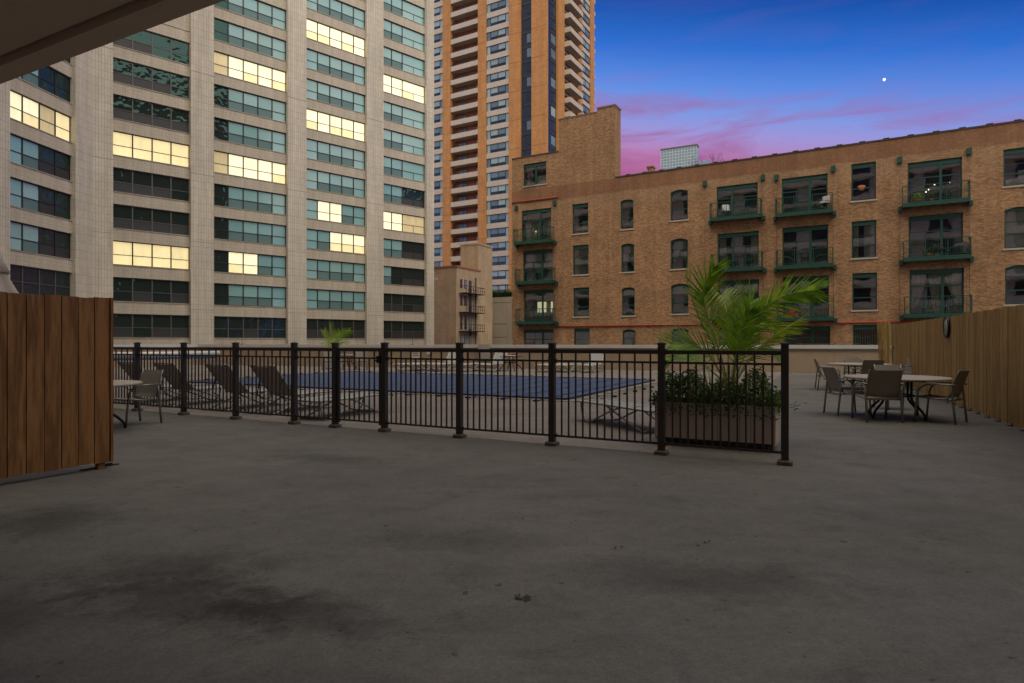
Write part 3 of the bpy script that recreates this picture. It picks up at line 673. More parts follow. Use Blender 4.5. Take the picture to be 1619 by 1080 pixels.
palmYM = leaf_mat('palm_leaf_yellow', (.16, .28, .015), (.38, .43, .03), (.50, .38, .05))
rachM = pm('palm_stem', (.34, .34, .14), .5, 0, .2, 8)
FR = Vector((3.24, 7.68, 0)); PWD, PDP, PH = 1.46, .62, .55
pl = thing('planter_box', 'beige slatted planter box standing behind the fence end', 'planter', FR, ang_u)
plM = pm('planter_paint', (.56, .46, .375), .6, 0, .08, 5, .1, 80, var2=.06)
nb = 11; wv = PWD / nb
bm_ = MB().box(.003, wv - .003, 0, .02, .10, PH).mesh('slat', plM)
for i in range(nb):
    put('slat', bm_, pl, T(-PWD + i * wv, 0, 0)); put('slat', bm_, pl, T(-PWD + i * wv, PDP - .02, 0))
sd = MB().box(0, .02, .003, .117, .07, PH).mesh('slat', plM)
for i in range(5): put('slat', sd, pl, T(.002, .012 + i * .12, 0)); put('slat', sd, pl, T(-PWD - .022, .012 + i * .12, 0))
MB().box(-PWD + .01, -.01, .022, .598, .075, PH - .06).build('liner', pm('soil', (.03, .022, .015), .95, 0, .3, 30, .5, 40), pl)
for x in (-PWD + .06, -.16):
    for y in (.05, PDP - .15): MB().box(x, x + .1, y, y + .1, 0, .07).build('foot', blackM, pl)
MB().box(-PWD - .024, .024, -.006, .024, PH - .0, PH + .018).box(-PWD - .024, .024, PDP - .03, PDP + .006, PH, PH + .018).build('rim', plM, pl)

PC = FR - U * (PWD * .5) + V * .32
def palm(name, label, base, fr, scale=1.0, group=None):
    t = thing(name, label, 'palm', base, 0, group)
    m = MB()
    for i in range(7):
        a = i * 2.4; r = .10 * scale; m.tube([(r * math.cos(a), r * math.sin(a), -.05), (r * 1.1 * math.cos(a), r * 1.1 * math.sin(a), .2 * scale), (r * 1.8 * math.cos(a), r * 1.8 * math.sin(a), .5 * scale)], [.022 * scale, .018 * scale, .01 * scale], 6)
    m.build('trunk', rachM, t)
    for i, (pts, wid, nl, mat, dr) in enumerate(fr):
        frond_mesh([Vector(p) * scale for p in pts], Vector(wid).normalized(), nl, 11 + i, .22, dr * .55, .019 * scale).build('frond', [mat, rachM], t)
    return t
base = PC + Vector((0, 0, .49)); bx = CX + F * base.x / base.y; bs = base.y / F
def fp(px, py, dy): return ((px - CX) / F * (base.y + dy) - base.x, dy, (CY - py) / F * (base.y + dy) + H - base.z)
fr = [([fp(1150, 610, 0), fp(1128, 545, -.05), fp(1100, 490, -.1), fp(1084, 432, -.2)], (.35, .9, .1), 30, palmM, .25),
      ([fp(1152, 610, 0), fp(1136, 550, .0), fp(1116, 490, -.02), fp(1113, 455, -.05), fp(1128, 424, -.1)], (1, .25, .15), 36, palmM, .3),
      ([fp(1158, 610, 0), fp(1172, 548, 0), fp(1200, 500, -.05), fp(1240, 468, -.15), fp(1293, 459, -.25)], (.55, .3, -.75), 40, palmM, .3),
      ([fp(1160, 605, .05), fp(1185, 545, .15), fp(1212, 512, .3), fp(1240, 528, .45)], (.6, -.6, .4), 30, palmYM, .5),
      ([fp(1150, 600, .05), fp(1152, 540, .2), fp(1148, 490, .35), fp(1140, 468, .6)], (1, .1, 0), 30, palmYM, .3),
      ([fp(1156, 600, .05), fp(1165, 540, .2), fp(1176, 492, .4), fp(1190, 476, .55)], (.95, .3, 0), 30, palmM, .3),
      ([fp(1148, 608, -.05), fp(1122, 562, -.1), fp(1094, 545, -.1), fp(1062, 545, -.1)], (.2, .7, .7), 28, palmM, .5),
      ([fp(1150, 608, .1), fp(1110, 575, .3), fp(1080, 563, .4), fp(1056, 575, .5)], (.2, .8, .5), 26, palmM, .5),
      ([fp(1162, 606, .1), fp(1195, 556, .2), fp(1226, 530, .2), fp(1259, 508, .2)], (.4, .8, -.3), 26, palmYM, .3),
      ([fp(1160, 606, .1), fp(1188, 562, .3), fp(1212, 548, .4), fp(1236, 560, .5)], (.4, .8, .3), 26, palmM, .6),
      ([fp(1158, 606, .02), fp(1164, 560, -.1), fp(1172, 520, -.15), fp(1184, 492, -.2)], (.9, .2, -.2), 30, palmM, .3)]
palm('areca_palm', 'bright green feathery palm growing out of the planter box', base, fr)
# low bush under the palm
bushM = leaf_mat('bush_leaf', (.03, .075, .012), (.10, .18, .03))
sb = thing('low_bush', 'dense dark green small leaved bush spilling over the planter rim', 'bush', FR + Vector((0, 0, PH)), ang_u)
m = MB(); st = MB(); rnd = random.Random(3)
for i in range(4600):
    x = -PWD * rnd.uniform(-.04, 1.05); y = PDP * rnd.uniform(-.12, 1.1)
    e = min(1, min(-x + .06, x + PWD + .06) * 6) if -PWD < x < 0 else .3
    top = .52 * (.75 + .3 * math.sin(x * 5.1) * math.sin(x * 11 + 1)) * max(.35, e)
    z = top * rnd.random() ** .6 - .06 + (.03 if rnd.random() < .1 else 0)
    if (y < 0 or y > PDP or x > 0) : z = rnd.uniform(-.14, .12) if rnd.random() < .5 else rnd.uniform(.02, .2)
    a = rnd.uniform(0, math.tau); tl = rnd.uniform(-.6, .9); L = rnd.uniform(.035, .065); wd = L * .36
    d = Vector((math.cos(a) * math.cos(tl), math.sin(a) * math.cos(tl), math.sin(tl))); sdv = d.cross(Vector((rnd.uniform(-.3, .3), rnd.uniform(-.3, .3), 1))).normalized(); up = sdv.cross(d) * .012
    p = Vector((x, y, z))
    m.add([p, p + d * L * .5 + sdv * wd, p + d * L, p + d * L * .5 - sdv * wd, p + d * L * .5 - up], [(0, 1, 4), (1, 2, 4), (2, 3, 4), (3, 0, 4)])
    if i % 9 == 0: st.tube([(x * .98 - .02, min(max(y, .05), PDP - .05), -.05), (x, y, z)], .003, 3)
m.build('foliage', bushM, sb, kind='stuff'); st.build('stems', rachM, sb, kind='stuff')
m = MB()                                                           # one loose sprig past the post
pts = [Vector((-.05, .2, -.04)), Vector((.1, .1, .0)), Vector((.22, .02, .02)), Vector((.3, -.02, .06))]
m.tube(pts, .004, 4)
for i in range(22):
    p = pts[1 + i % 3] + Vector((rnd.uniform(-.05, .05), rnd.uniform(-.05, .05), rnd.uniform(-.1, .05))); a = rnd.uniform(0, 6.28); d = Vector((math.cos(a), math.sin(a), rnd.uniform(-.8, .2))) * .05; s2 = Vector((-d.y, d.x, 0)) * .3
    m.add([p, p + d * .5 + s2, p + d, p + d * .5 - s2], [(0, 1, 2, 3)])
m.build('sprig', bushM, sb)
# far palm by the parapet in its pot
pb = P(527, 32.2); pot = thing('palm_pot', 'grey square pot holding the small palm at the parapet', 'pot', pb)
MB().bbox(-.34, .34, -.34, .34, .03, .62, .03).build('pot_body', pm('pot_grey', (.40, .40, .36), .7), pot); MB().box(-.30, .30, -.30, .30, .62, .63).build('soil', MATS['soil'], pot)
MB().box(-.28, .28, -.28, .28, 0, .03).build('base', blackM, pot)
base2 = pb + Vector((0, 0, .6))
def f2(px, py, dy): return ((px - 527) / F * 32.2, dy, (CY - py) / F * 32.2 + H - .6)
fr2 = [([f2(527, 562, 0), f2(526, 545, 0), f2(524, 530, 0), f2(522, 513, 0)], (.3, .9, 0), 22, palmYM, .2), ([f2(528, 562, 0), f2(532, 542, 0), f2(540, 530, .1), f2(552, 523, .1)], (.5, .3, -.7), 26, palmM, .4),
       ([f2(526, 562, 0), f2(522, 545, 0), f2(516, 532, 0), f2(512, 524, 0)], (.4, .8, .3), 22, palmYM, .3), ([f2(528, 562, 0), f2(532, 548, .2), f2(538, 541, .3), f2(546, 540, .3)], (.4, .7, .3), 22, palmYM, .5),
       ([f2(527, 562, 0), f2(524, 548, -.2), f2(518, 542, -.3), f2(512, 544, -.3)], (.4, .7, .3), 20, palmM, .5), ([f2(527, 562, 0), f2(529, 545, .3), f2(528, 533, .5), f2(532, 526, .6)], (.9, .2, 0), 22, palmM, .3)]
palm('small_palm', 'small yellow green palm sticking up above the far parapet', base2, fr2)

# ------------------------------------------------------------------ closed umbrella behind the left screen
ub = P(-16, 9.4); um = thing('closed_umbrella', 'folded beige patio umbrella behind the brown wooden screen', 'umbrella', ub)
MB().tube([(0, 0, 0.06), (0, 0, 3.0)], .022, 8).build('pole', whiteM, um)
MB().lathe([(.28, 0), (.28, .05), (.05, .08)], 24).build('base', padM, um)
MB().lathe([(.36, 2.02), (.37, 2.06), (.30, 2.16), (.22, 2.35), (.16, 2.55), (.09, 2.8), (.03, 2.95)], 64, fx=lambda k, z: 1 + .16 * math.sin(k * math.tau / 64 * 8) * min(1, (3 - z) * 1.2)).build('canopy', pm('canvas', (.42, .37, .29), .9, 0, .08, 6), um)
MB().lathe([(.20, 2.42), (.215, 2.44), (.15, 2.60), (.1, 2.80)], 48, fx=lambda k, z: 1.08 + .12 * math.sin(k * math.tau / 48 * 8)).build('vent_flap', MATS['canvas'], um)

# ------------------------------------------------------------------ small things on and by the back parapet
def on_parapet(name, label, cat, px, w, h, zc, builder, off=.012):
    s_ = par_s(px); p = PL + d2 * s_ - Vector((-d2.y, d2.x, 0)) * off
    t = thing(name, label, cat, p + Vector((0, 0, zc)), math.atan2(d2.y, d2.x)); builder(t, w, h); return t
def sign_red(t, w, h):
    MB().box(-w / 2, w / 2, 0, .01, -h / 2, h / 2).build('plate', whiteM, t)
    for i, (z, ww) in enumerate(((.10, .8), (.02, .55), (-.06, .7))): MB().box(-w / 2 * ww, w / 2 * ww, -.004, -.001, z * h / .4 - .02, z * h / .4 + .025).build('lettering', redM, t)
    for x in (-1, 1):
        for z in (-1, 1): MB().tube([(x * (w / 2 + .02), -.012, z * (h / 2 + .0)), (x * (w / 2 + .02), .0, z * (h / 2))], .045, 8).build('fixing', blackM, t)
on_parapet('warning_sign', 'white sign with rows of red lettering on the parapet', 'sign', 657, .52, .50, .72, sign_red)
def disc(t, w, h): MB().lathe([(w / 2, 0), (w / 2, .02), (w / 2 - .03, .03)], 24).build('disc', whiteM, t, RX)
on_parapet('wall_disc', 'small round white disc mounted on the parapet by the red sign', 'disc', 677, .22, .22, .78, disc, .002)
def ysign(t, w, h):
    MB().box(-w / 2, w / 2, 0, .01, -h / 2, h / 2).build('plate', pm('sign_yellow', (.55, .46, .05), .5), t)
    for z in (.12, .0, -.12): MB().box(-w * .4, w * .4, -.004, -.001, z - .02, z + .02).build('lettering', blackM, t)
on_parapet('yellow_sign', 'yellow sign with dark lines of text on the parapet', 'sign', 313, .34, .46, .70, ysign)
def rsign(t, w, h):
    MB().box(-w / 2, w / 2, 0, .01, -h / 2, h / 2).build('plate', whiteM, t); MB().box(-w * .42, w * .42, -.004, -.001, -h * .1, h * .38).build('lettering', redM, t)
on_parapet('red_notice', 'small red and white notice low on the parapet behind the loungers', 'sign', 812, .30, .24, .70, rsign)
def cover(t, w, h): MB().box(-w / 2, w / 2, -.12, -.001, -h / 2, h / 2).box(-w / 2, w / 2, -.12, .36, h / 2 + .001, h / 2 + .016).build('panel', pm('grey_sheet', (.42, .40, .37), .5, .2), t)
on_parapet('parapet_cover', 'plain grey sheet metal cover hooked over the parapet', 'cover', 767, .60, .80, .84, cover, .12)
# rolled cover pipe along the left side
pA = Vector((-14.4, 21.5, 0)); pB = Vector((-12.2, 25.8, 0))
pa = thing('cover_reel', 'long white and blue roller on two stands by the side parapet', 'roller', pA, math.atan2((pB - pA).y, (pB - pA).x)); Lp = (pB - pA).length
MB().tube([(0, 0, .92), (Lp, 0, .92)], .09, 12).build('roller', whiteM, pa); MB().tube([(.1, 0, .76), (Lp - .1, 0, .76)], .05, 10).build('blue_bar', pm('pool_blue', (.06, .12, .26), .5), pa)
for x in (.1, Lp - .1): MB().box(x - .04, x + .04, -.04, .04, 0, .95).box(x - .06, x + .06, -.3, .3, 0, .05).build('stand', chairM, pa)

# ------------------------------------------------------------------ facades
class Face:
    """upright plane through two points; photo pixels fall onto it"""
    def __init__(s, A, B):
        s.A = Vector((A.x, A.y, 0)); d = Vector((B.x - A.x, B.y - A.y, 0)); s.L = d.length; s.t = d.normalized(); s.rz = math.atan2(s.t.y, s.t.x)
    def sx(s, px, off=0):
        k = (px - CX) / F; A = s.A + Vector((-s.t.y, s.t.x, 0)) * off
        return (k * A.y - A.x) / (s.t.x - k * s.t.y)
    def depth(s, px, off=0): return s.A.y + s.t.x * off + s.t.y * s.sx(px, off)
    def z(s, px, py, off=0): return H + (CY - py) / F * s.depth(px, off)
    def M(s): return Matrix.Translation(s.A) @ Matrix.Rotation(s.rz, 4, 'Z')

# ---- tan apartment block with ribbon windows
FH = 2.9
def Ymain(x): return FH * F / (.033879 * (1890 - x))
def Ywing(x): return FH * F / (.08 * (883 - x))
main = Face(P(143, Ymain(143)), P(684, Ymain(684)))
wing = Face(P(-60, Ywing(-60)), P(143, Ywing(143)))
tan = thing('tan_apartment_block', 'tall tan brick apartment block with ribbon windows and flat piers', 'building', (main.A.x, main.A.y, -20), main.rz)
base_inv = (Matrix.Translation((main.A.x, main.A.y, -20)) @ Matrix.Rotation(main.rz, 4, 'Z')).inverted()
TOP = 16
Z0 = 1.72; WH = 1.92
pane_count = [0]
rest = MB()
RESTM = tealMs + [screenM, darkG, dscreenM] + litMs
mi = {id(x): i for i, x in enumerate(RESTM)}
pane_cache = {}
def pane_mesh(w, h, mat):
    k = (round(w, 3), round(h, 3), mat.name)
    if k not in pane_cache: pane_cache[k] = MB().box(0, w, 0, .012, 0, h).mesh('pane', mat)
    return pane_cache[k]
rr = random.Random(5)
def choose(state, lower, mid):
    if state == 'D': return (dscreenM if rr.random() < .8 else darkG) if lower else darkG
    if state == 'd': return darkG
    if state == 'L': return litMs[0] if not lower else (litMs[0] if rr.random() < .5 else litMs[1])
    if state == 'W': return litMs[1]
    if state == 'm': return litMs[2]
    if lower and mid: return screenM
    return rr.choice(tealMs)
def ribbon(face, pa_, pb_, ncol, states, k0, k1, special=False, rest_rows=()):
    """windows of one bay, row by row; states[k] gives one letter per column"""
    s0, s1 = face.sx(pa_), face.sx(pb_); w = s1 - s0
    Mf = base_inv @ face.M()
    edges = [0] + [w * (i + 1) / ncol for i in range(ncol)]
    if special: edges = [0, w * .225, w * .47, w]
    fw = .05
    def frame():
        m = MB(); hm = WH * .43
        m.box(0, w, 0, .09, 0, .06).box(0, w, 0, .09, WH - .07, WH).box(0, .06, 0, .09, .06, WH - .07).box(w - .06, w, 0, .09, .06, WH - .07)
        for e in edges[1:-1]: m.box(e - .045, e + .045, -.005, .085, .06, WH - .07)
        for a, b in zip(edges, edges[1:]): m.box(a + .06, b - .06, .01, .08, hm - .025, hm + .025)
        if special: x = (edges[2] + edges[3]) / 2; m.box(x - .02, x + .02, .012, .078, .06, hm - .025)
        return m
    fme = {True: frame().mesh('window', bronzeWM), False: frame().mesh('window', greyFM)}
    hs = FH - WH
    sp_me = MB().box(0, w, 0, .45, 0, hs - .05).box(0, w, -.05, .45, hs - .046, hs).mesh('spandrel', [tanSpM])
    for k in range(k0 - 1, k1 + 1): put('spandrel', sp_me, tan, Mf @ T(s0, 0, Z0 + FH * k - hs))
    for k in range(k0 - 1, k1):
        stt = states.get(k, 'T' * ncol)
        wo = put('window', fme[not all(c in 'Dd' for c in stt)], tan, Mf @ T(s0, .14, Z0 + FH * k))
        hm = WH * .43
        for c, (a, b) in enumerate(zip(edges, edges[1:])):
            st_ = stt[min(c, len(stt) - 1)]
            midc = (0 < c < ncol - 1) if not special else c < 2
            cells = [(a + .035, b - .035, hm + .025, WH - .07, False), (a + .035, b - .035, .06, hm - .025, True)]
            if special and c == 2: x = (a + b) / 2; cells = [cells[0], (a + .035, x - .02, .06, hm - .025, True), (x + .02, b - .035, .06, hm - .025, True)]
            for (x0, x1, z0, z1, low) in cells:
                mat = choose(st_, low, midc)
                if k < 0 or k in rest_rows or special:
                    q = MB().box(x0, x1, .045, .057, z0, z1); Mm = Mf @ T(s0, .14, Z0 + FH * k)
                    rest.add([Mm @ Vector(v) for v in q.v], q.f, mi[id(mat)])
                else: put('pane', pane_mesh(x1 - x0, z1 - z0, mat), wo, T(x0, .045, z0))
    return s0, s1
def piers(face, spans, z1, m=tanM):
    Mf = base_inv @ face.M()
    for a, b in spans:
        s0, s1 = (face.sx(a) if not isinstance(a, tuple) else a[0]), (face.sx(b) if not isinstance(b, tuple) else b[0])
        MB().box(s0, s1, -.28, .46, -1, z1 + 19).build('pier', m, tan, Mf @ T(0, 0, -19))
ZT = Z0 + FH * TOP
D = 'DDDDD'; TT = 'TTTTT'; LL = 'LLLLL'
s1 = {k: 'DDDD' for k in range(-1, 20)}; s1[5] = 'WWWW'; s1[2] = 'WWWW'
ribbon(main, 178, 300, 4, s1, 0, 9)
b2 = {k: 'dTTTT' for k in range(-1, 20)}; b2[0] = 'dDDDD'; b2[2] = 'dLLTT'; b2[5] = 'mLLLL'; b2[8] = 'mLLLL'; b2[-1] = D
ribbon(main, 337, 453, 5, b2, 0, TOP, rest_rows=range(10, 20))
b3 = {k: TT for k in range(-1, 20)}; b3[-1] = D; b3[0] = D; b3[3] = 'TTLLL'; b3[4] = 'TLLTT'; b3[7] = LL; b3[10] = LL
ribbon(main, 483, 578, 5, b3, 0, TOP, rest_rows=range(8, 20))
b4 = {k: 'TTT' for k in range(-1, 20)}; b4[-1] = b4[0] = b4[1] = 'DDD'; b4[2] = 'TdD'; b4[3] = 'TTD'; b4[4] = 'LLm'; b4[5] = 'TTD'; b4[9] = 'LLL'
ribbon(main, 604.5, 672, 3, b4, 0, TOP, special=True)
sw = {k: 'TTDD' for k in range(-1, 20)}; sw[5] = 'LLmW'; sw[1] = 'dddD'; sw[0] = 'DDDD'; sw[-1] = 'DDDD'; sw[6] = 'TTdd'
ribbon(wing, 10, 114, 4, sw, 0, 8)
# upper bays above the soffit line carry on
for face, a, b, k0 in ((main, 178, 300, 9), (wing, 10, 114, 8)):
    s0, s1_ = face.sx(a), face.sx(b); MB().box(s0, s1_, .02, .45, Z0 + FH * k0 + .002, ZT).build('upper_wall', tanSpM, tan, base_inv @ face.M())
piers(main, [(143.0, 177.8), (300.2, 336.8), (453.2, 482.8), (578.2, 604.3), (672.2, 684)], ZT)
piers(wing, [(-60, 9.8), (114.2, (wing.L - .05,))], ZT)
pm('bark_joint', (.22, .185, .14), .9)
# joints across the piers every three floors
for face, spans in ((main, ((143.0, 177.8), (300.2, 336.8), (453.2, 482.8), (578.2, 604.3))),):
    for a, b in spans:
        for k in (1, 3, 5, 8): MB().box(face.sx(a) + .002, face.sx(b) - .002, -.284, -.27, Z0 + FH * k - .5, Z0 + FH * k - .47).build('joint', MATS['bark_joint'], tan, base_inv @ face.M())
rest.build('upper_panes', RESTM, tan, kind='stuff')
core = MB().box(.2, main.L - .1, .46, 16, -.5, ZT + 20.3).build('core', tanM, tan)
q = base_inv @ wing.M(); MB().box(.1, wing.L - .4, .46, 14, -19.5, ZT).build('wing_core', tanM, tan, q)

# ---- brown brick loft building
def Ybr(x): return 3.5 * F / (86 * (x + 900) / 2335)
bf = Face(P(809.5, Ybr(809.5)), P(1640, Ybr(1640)))
BZ = -20
brick = thing('brick_loft_building', 'brown brick loft building with green framed windows and iron balconies', 'building', (bf.A.x, bf.A.y, 0), bf.rz)
wins = []          # (px0, px1, ytop, ybot, kind, dressing)
def W_(x0, x1, yt, yb, kind, dress=''): wins.append((x0, x1, yt, yb, kind, dress))
W_(828, 863.5, 257.5, 292.5, 'pair', 'low')
for x0, yt, yb, dr in ((824.5, 331, 383, 'lamp'), (827, 395, 446, 'shade'), (828, 458, 509, 'glow'), (828, 520.6, 562, 'shade')): W_(x0, x0 + 47, yt, yb, 'door', dr)
for x0, yt, yb, dr in ((905, 322, 369, 'low'), (905.5, 387.4, 434, 'sheer'), (906.5, 454.8, 500.5, 'topblind'), (907.3, 519.5, 562, 'full')): W_(x0, x0 + 25, yt, yb, 'sash', dr)
for x0, yt, yb, dr in ((981, 315.5, 362, ''), (982, 385, 430, 'tie'), (983, 454.4, 499, 'topblind'), (984, 521, 562, 'full')): W_(x0, x0 + 20.5, yt, yb, 'arch', dr)
for x0, yt, yb, dr in ((1060, 300, 348, ''), (1060, 377, 425, 'ties'), (1061, 448.5, 496, 'blind2'), (1061.3, 519, 562, 'full')): W_(x0, x0 + 27.5, yt, yb, 'arch', dr)
for x0, yt, yb, dr in ((1133, 292, 345, ''), (1134.5, 367.5, 426, 'cside'), (1135, 443, 501, 'shade'), (1136, 518, 562, 'shade')): W_(x0, x0 + 65, yt, yb, 'doorr', dr)
for x0, yt, yb, dr in ((1236, 278.5, 338, ''), (1237, 357.7, 421, ''), (1238, 437, 503, 'cside2'), (1240, 516, 562, 'low')): W_(x0, x0 + 72.5, yt, yb, 'door', dr)
for x0, yt, yb, dr in ((1346, 257.5, 316.5, 'plant'), (1346.5, 349, 407.5, 'sheer2'), (1347.5, 431.6, 490, ''), (1348.5, 514, 562, 'bars')): W_(x0, x0 + 39, yt, yb, 'sash', dr)
for x0, yt, yb, dr in ((1435, 253, 322, 'dots'), (1436.5, 339.3, 408, ''), (1438, 425.4, 497, 'ties2'), (1440, 511, 562, '')): W_(x0, x0 + 86, yt, yb, 'door', dr)
for x0, yt, yb, kd, dr in ((1586.5, 234, 293, 'sash', 'low'), (1588, 327, 392, 'arch', 'drape'), (1589, 419, 481, 'arch', 'topblind'), (1590, 505, 562, 'arch', '')): W_(x0, x0 + 45, yt, yb, kd, dr)
rects = []
for (x0, x1, yt, yb, kd, dr) in wins:
    c = (x0 + x1) / 2; rects.append((bf.sx(x0), bf.sx(x1), bf.z(c, yb), bf.z(c, yt)))
sA, sB, sC, sEnd = bf.sx(883), bf.sx(944), bf.sx(972.5), bf.sx(1640) + 14
zl = bf.z(845, 246.5); zt1 = bf.z(912, 184.5); zt2 = bf.z(958, 170.2); zr = (bf.z(985, 281) + bf.z(1619, 190)) / 2
zlow = -20
def holed(x0, x1, z0, z1, holes, depth=.22):
    m = MB(); xs = sorted({x0, x1, *[v for h in holes for v in h[:2] if x0 < v < x1]}); zs = sorted({z0, z1, *[v for h in holes for v in h[2:] if z0 < v < z1]})
    idx = {}; 
    def vid(x, z):
        if (x, z) not in idx: idx[(x, z)] = len(m.v); m.v.append((x, 0, z))
        return idx[(x, z)]
    for a, b in zip(xs, xs[1:]):
        for c, d in zip(zs, zs[1:]):
            cx, cz = (a + b) / 2, (c + d) / 2
            if any(h[0] < cx < h[1] and h[2] < cz < h[3] for h in holes): continue
            m.f.append([vid(a, c), vid(b, c), vid(b, d), vid(a, d)]); m.m.append(0); m.sm.append(False)
    for (a, b, c, d) in holes:
        if b <= x0 or a >= x1: continue
        for q in (((a, 0, c), (a, 0, d), (a, depth, d), (a, depth, c)), ((b, 0, d), (b, 0, c), (b, depth, c), (b, depth, d)), ((a, 0, d), (b, 0, d), (b, depth, d), (a, depth, d)), ((b, 0, c), (a, 0, c), (a, depth, c), (b, depth, c))): m.quad(*q)
    return m
W1 = holed(0, sEnd, zlow, zr, rects); W1.build('wall', brickM, brick)
m = holed(0, sA, zr + .001, zl, [r for r in rects if r[3] > zr]); m.build('upper_wall', brickTM, brick)
MB().box(sA + .002, sB, 0, 1.3, zr + .001, zt1).box(sB + .002, sC, 0, 1.3, zr + .001, zt2).build('lift_tower', brickTM, brick)
mb = MB().box(sA - .03, sB, -.03, .3, zt1, zt1 + .10).box(sB, sC + .04, -.04, .34, zt2 + .002, zt2 + .14).box(sB, sC + .04, .341, 1.34, zt2 + .002, zt2 + .14)
mb.build('tower_coping', pm('coping_tile', (.17, .12, .09), .7, 0, .2, 3), brick)
MB().box(sC, sEnd, -.05, .35, zr + .002, zr + .10).box(0, sA, -.05, .3, zl + .002, zl + .09).build('coping', pm('coping_dark', (.075, .05, .045), .6, 0, .2, 3), brick)
cap1 = MB().box(0, .35, -.07, .37, 0, .05).mesh('coping_joint', MATS['coping_dark'])
for i in range(26): put('coping_joint', cap1, brick, T(sC + .9 + i * 1.35, 0, zr + .103))
ch = bf.sx(1028); MB().box(ch - .22, ch + .22, -.02, .5, zr + .104, zr + .42).box(ch - .28, ch + .28, -.08, .56, zr + .422, zr + .54).build('chimney', brickTM, brick)
m = MB().box(-.0, sEnd, 1.8, 20, zlow, zr - .8).box(0, sA - .02, 1.8, 12, zr - .79, zl - .6)     # the mass behind the rooms, roofs
m.build('core', roomM, brick)
MB().box(-.001, .45, .0, 20, zlow, zr).box(-.001, .45, .0, 12, zr + .001, zl).build('side_wall', brickTM, brick, T(-.02, .003, 0))
for z, a, b in ((bf.z(1089, 513.5), sA, bf.sx(1452)), (bf.z(845, 316.5), 0.02, sA)): MB().tube([(a, -.09, z), (b, -.09, z)], .06, 6).build('red_pipe', redM, brick)
ROOM = MB().box(0, 1, 0, 1, 0, 1)
def curtain(x0, x1, z0, z1, y, tie=0, mat=curtM, waves=5, side=0):
    m = MB(); n = waves * 6; K = 8; vs = []
    for j in range(K + 1):
        t = j / K; z = z1 + (z0 - z1) * t
        for i in range(n + 1):
            f = i / n; x = x0 + (x1 - x0) * f
            if tie: sh_ = tie * (t ** 1.4) * .75; x = x + ((x0 if side < 0 else x1) - x) * sh_
            vs.append((x, y + .035 * math.sin(f * waves * math.tau), z))
    m.add(vs, [(j * (n + 1) + i, (j + 1) * (n + 1) + i, (j + 1) * (n + 1) + i + 1, j * (n + 1) + i + 1) for j in range(K) for i in range(n)], 0, True)
    return m
lampM = pm('warm_lamp', (1, .75, .35), .5, emit=2.2)
windows = []
